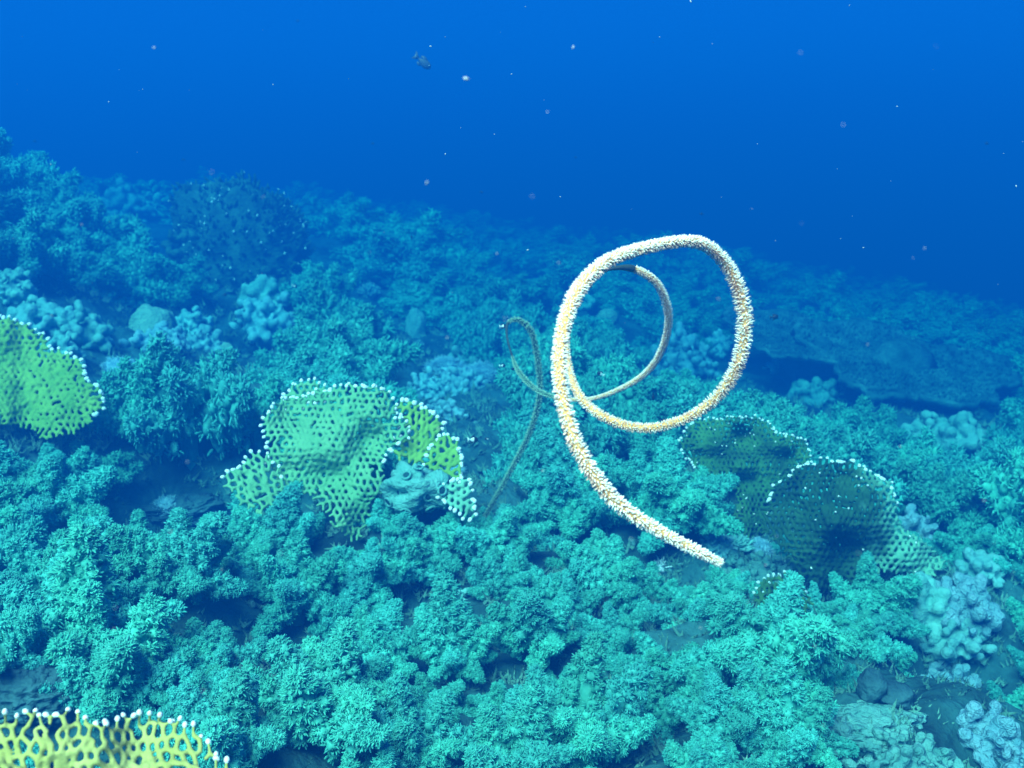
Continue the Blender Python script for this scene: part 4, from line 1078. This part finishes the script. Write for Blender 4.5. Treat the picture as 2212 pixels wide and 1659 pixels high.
def fish(u, v, d, lpx, kind, yaw, pitch, label):
    L = lpx * d / W0; root = empty('fish', at(u, v, d)); root.scale = (L, L, L)
    root.rotation_euler = Euler((0, -math.radians(pitch), math.radians(yaw)), 'XYZ')
    for k, me in FM[kind].items(): obj(PART[k], me, root)
    for s in (-1, 1): obj('eye', EYE, root, (0.36, s * 0.085, 0.05))
    tag(root, label, 'fish', 'small reef fish')
for a_ in [(912, 133, 4.2, 46, 'grey', 15, -38, 'grey fish drifting head down in open water at top'),
           (1672, 685, 3.0, 22, 'dark', 20, 5, 'dark round fish right of the big loop'), (1021, 950, 2.2, 26, 'half', 25, -6, 'black and white fish beside the centre fire coral'),
           (1086, 705, 2.2, 18, 'half', 35, 0, 'black and white fish by the bend of the back whip'), (1085, 790, 2.9, 14, 'half', 10, 0, 'dark fish left of the back whip, leading a pair'),
           (1110, 797, 3.0, 12, 'dark', 200, 0, 'tiny dark fish trailing the pair beside the back whip'), (1298, 808, 2.8, 18, 'half', 170, 20, 'dark fish with pale tail inside the inner loop'),
           (1411, 856, 2.6, 18, 'dark', 60, -75, 'dark fish pointing down inside the big loop'), (889, 515, 5.0, 14, 'dark', 80, 70, 'dark upright fish over the hazy mid reef'),
           (805, 310, 5.5, 8, 'dark', 20, 0, 'speck-sized dark fish under the grey fish, open water'), (1244, 340, 5.5, 8, 'dark', 190, 0, 'speck-sized dark fish in open water above the loop'),
           (2131, 310, 4.5, 11, 'dark', 20, 0, 'small dark fish in open water near the right edge'), (1516, 462, 4.0, 9, 'dark', 180, 0, 'small dark fish just above the big loop'),
           (643, 45, 6.0, 8, 'dark', 10, 0, 'speck-sized dark fish at top left of centre'), (75, 305, 6.0, 9, 'dark', 30, 0, 'small dark fish above the left skyline'),
           (397, 345, 6.0, 9, 'dark', 190, 0, 'small dark fish above the dark coral head'), (1040, 415, 5.0, 8, 'dark', 0, 0, 'speck-sized dark fish over the far reef, centre'),
           (214, 800, 5.6, 12, 'dark', 20, 0, 'dark fish over the left slope soft corals'), (1051, 948, 2.5, 10, 'half', 200, 10, 'tiny pale fish near the fire coral, behind the black and white one'),
           (1410, 600, 5.0, 9, 'dark', 30, 0, 'tiny dark fish seen inside the top of the inner loop'), (636, 618, 4.5, 14, 'half', 40, -20, 'dark fish with white tail over the left soft corals'),
           (485, 637, 4.6, 12, 'dark', 20, 0, 'small dark fish over the left soft corals by the overhang')]:
    fish(*a_)

# ---------------------------------------------------------------- specks drifting in the water
rng = np.random.default_rng(8); S_ = [(1007, 170, 0.55, 11), (1238, 102, 0.6, 6), (922, 395, 0.5, 8), (333, 103, 0.55, 5), (308, 193, 1.3, 3), (962, 333, 1.2, 3.5), (1068, 290, 1.2, 3), (1135, 15, 1.2, 3),
      (1492, 3, 1.1, 5), (1140, 540, 1.5, 4), (930, 100, 1.4, 4), (962, 80, 1.5, 3), (1105, 160, 1.4, 3), (590, 183, 1.4, 3), (1675, 520, 1.2, 3), (1835, 12, 1.2, 3), (1865, 535, 1.3, 3), (2195, 402, 1.2, 4),
      (1938, 230, 1.3, 3), (1425, 80, 1.5, 2.5), (1210, 425, 1.4, 3), (110, 355, 1.3, 3), (235, 220, 1.4, 3)]
S_ += [(rng.uniform(0, W0), rng.uniform(0, 1000), rng.uniform(0.9, 2.2), rng.uniform(1.0, 2.0)) for _ in range(45)]
S_ += [(rng.uniform(0, W0), rng.uniform(0, H0), rng.uniform(0.34, 0.6), rng.uniform(2.2, 4.5)) for _ in range(50)]
g = Geo()
for (u, v, d, s) in S_:
    V, F = ball(6, 5); q = rng.normal(0, 1, 3); V = (V * [0.7, 0.7, 1.25]) @ frame_for(q)[0].T; g.add(V * s * 0.5 * d / W0 + at(u, v, d), F)
tag(obj('drifting_specks', g.mesh('drifting_specks', M_SNOW)), 'pale specks drifting in the open water', 'specks', kind='stuff')
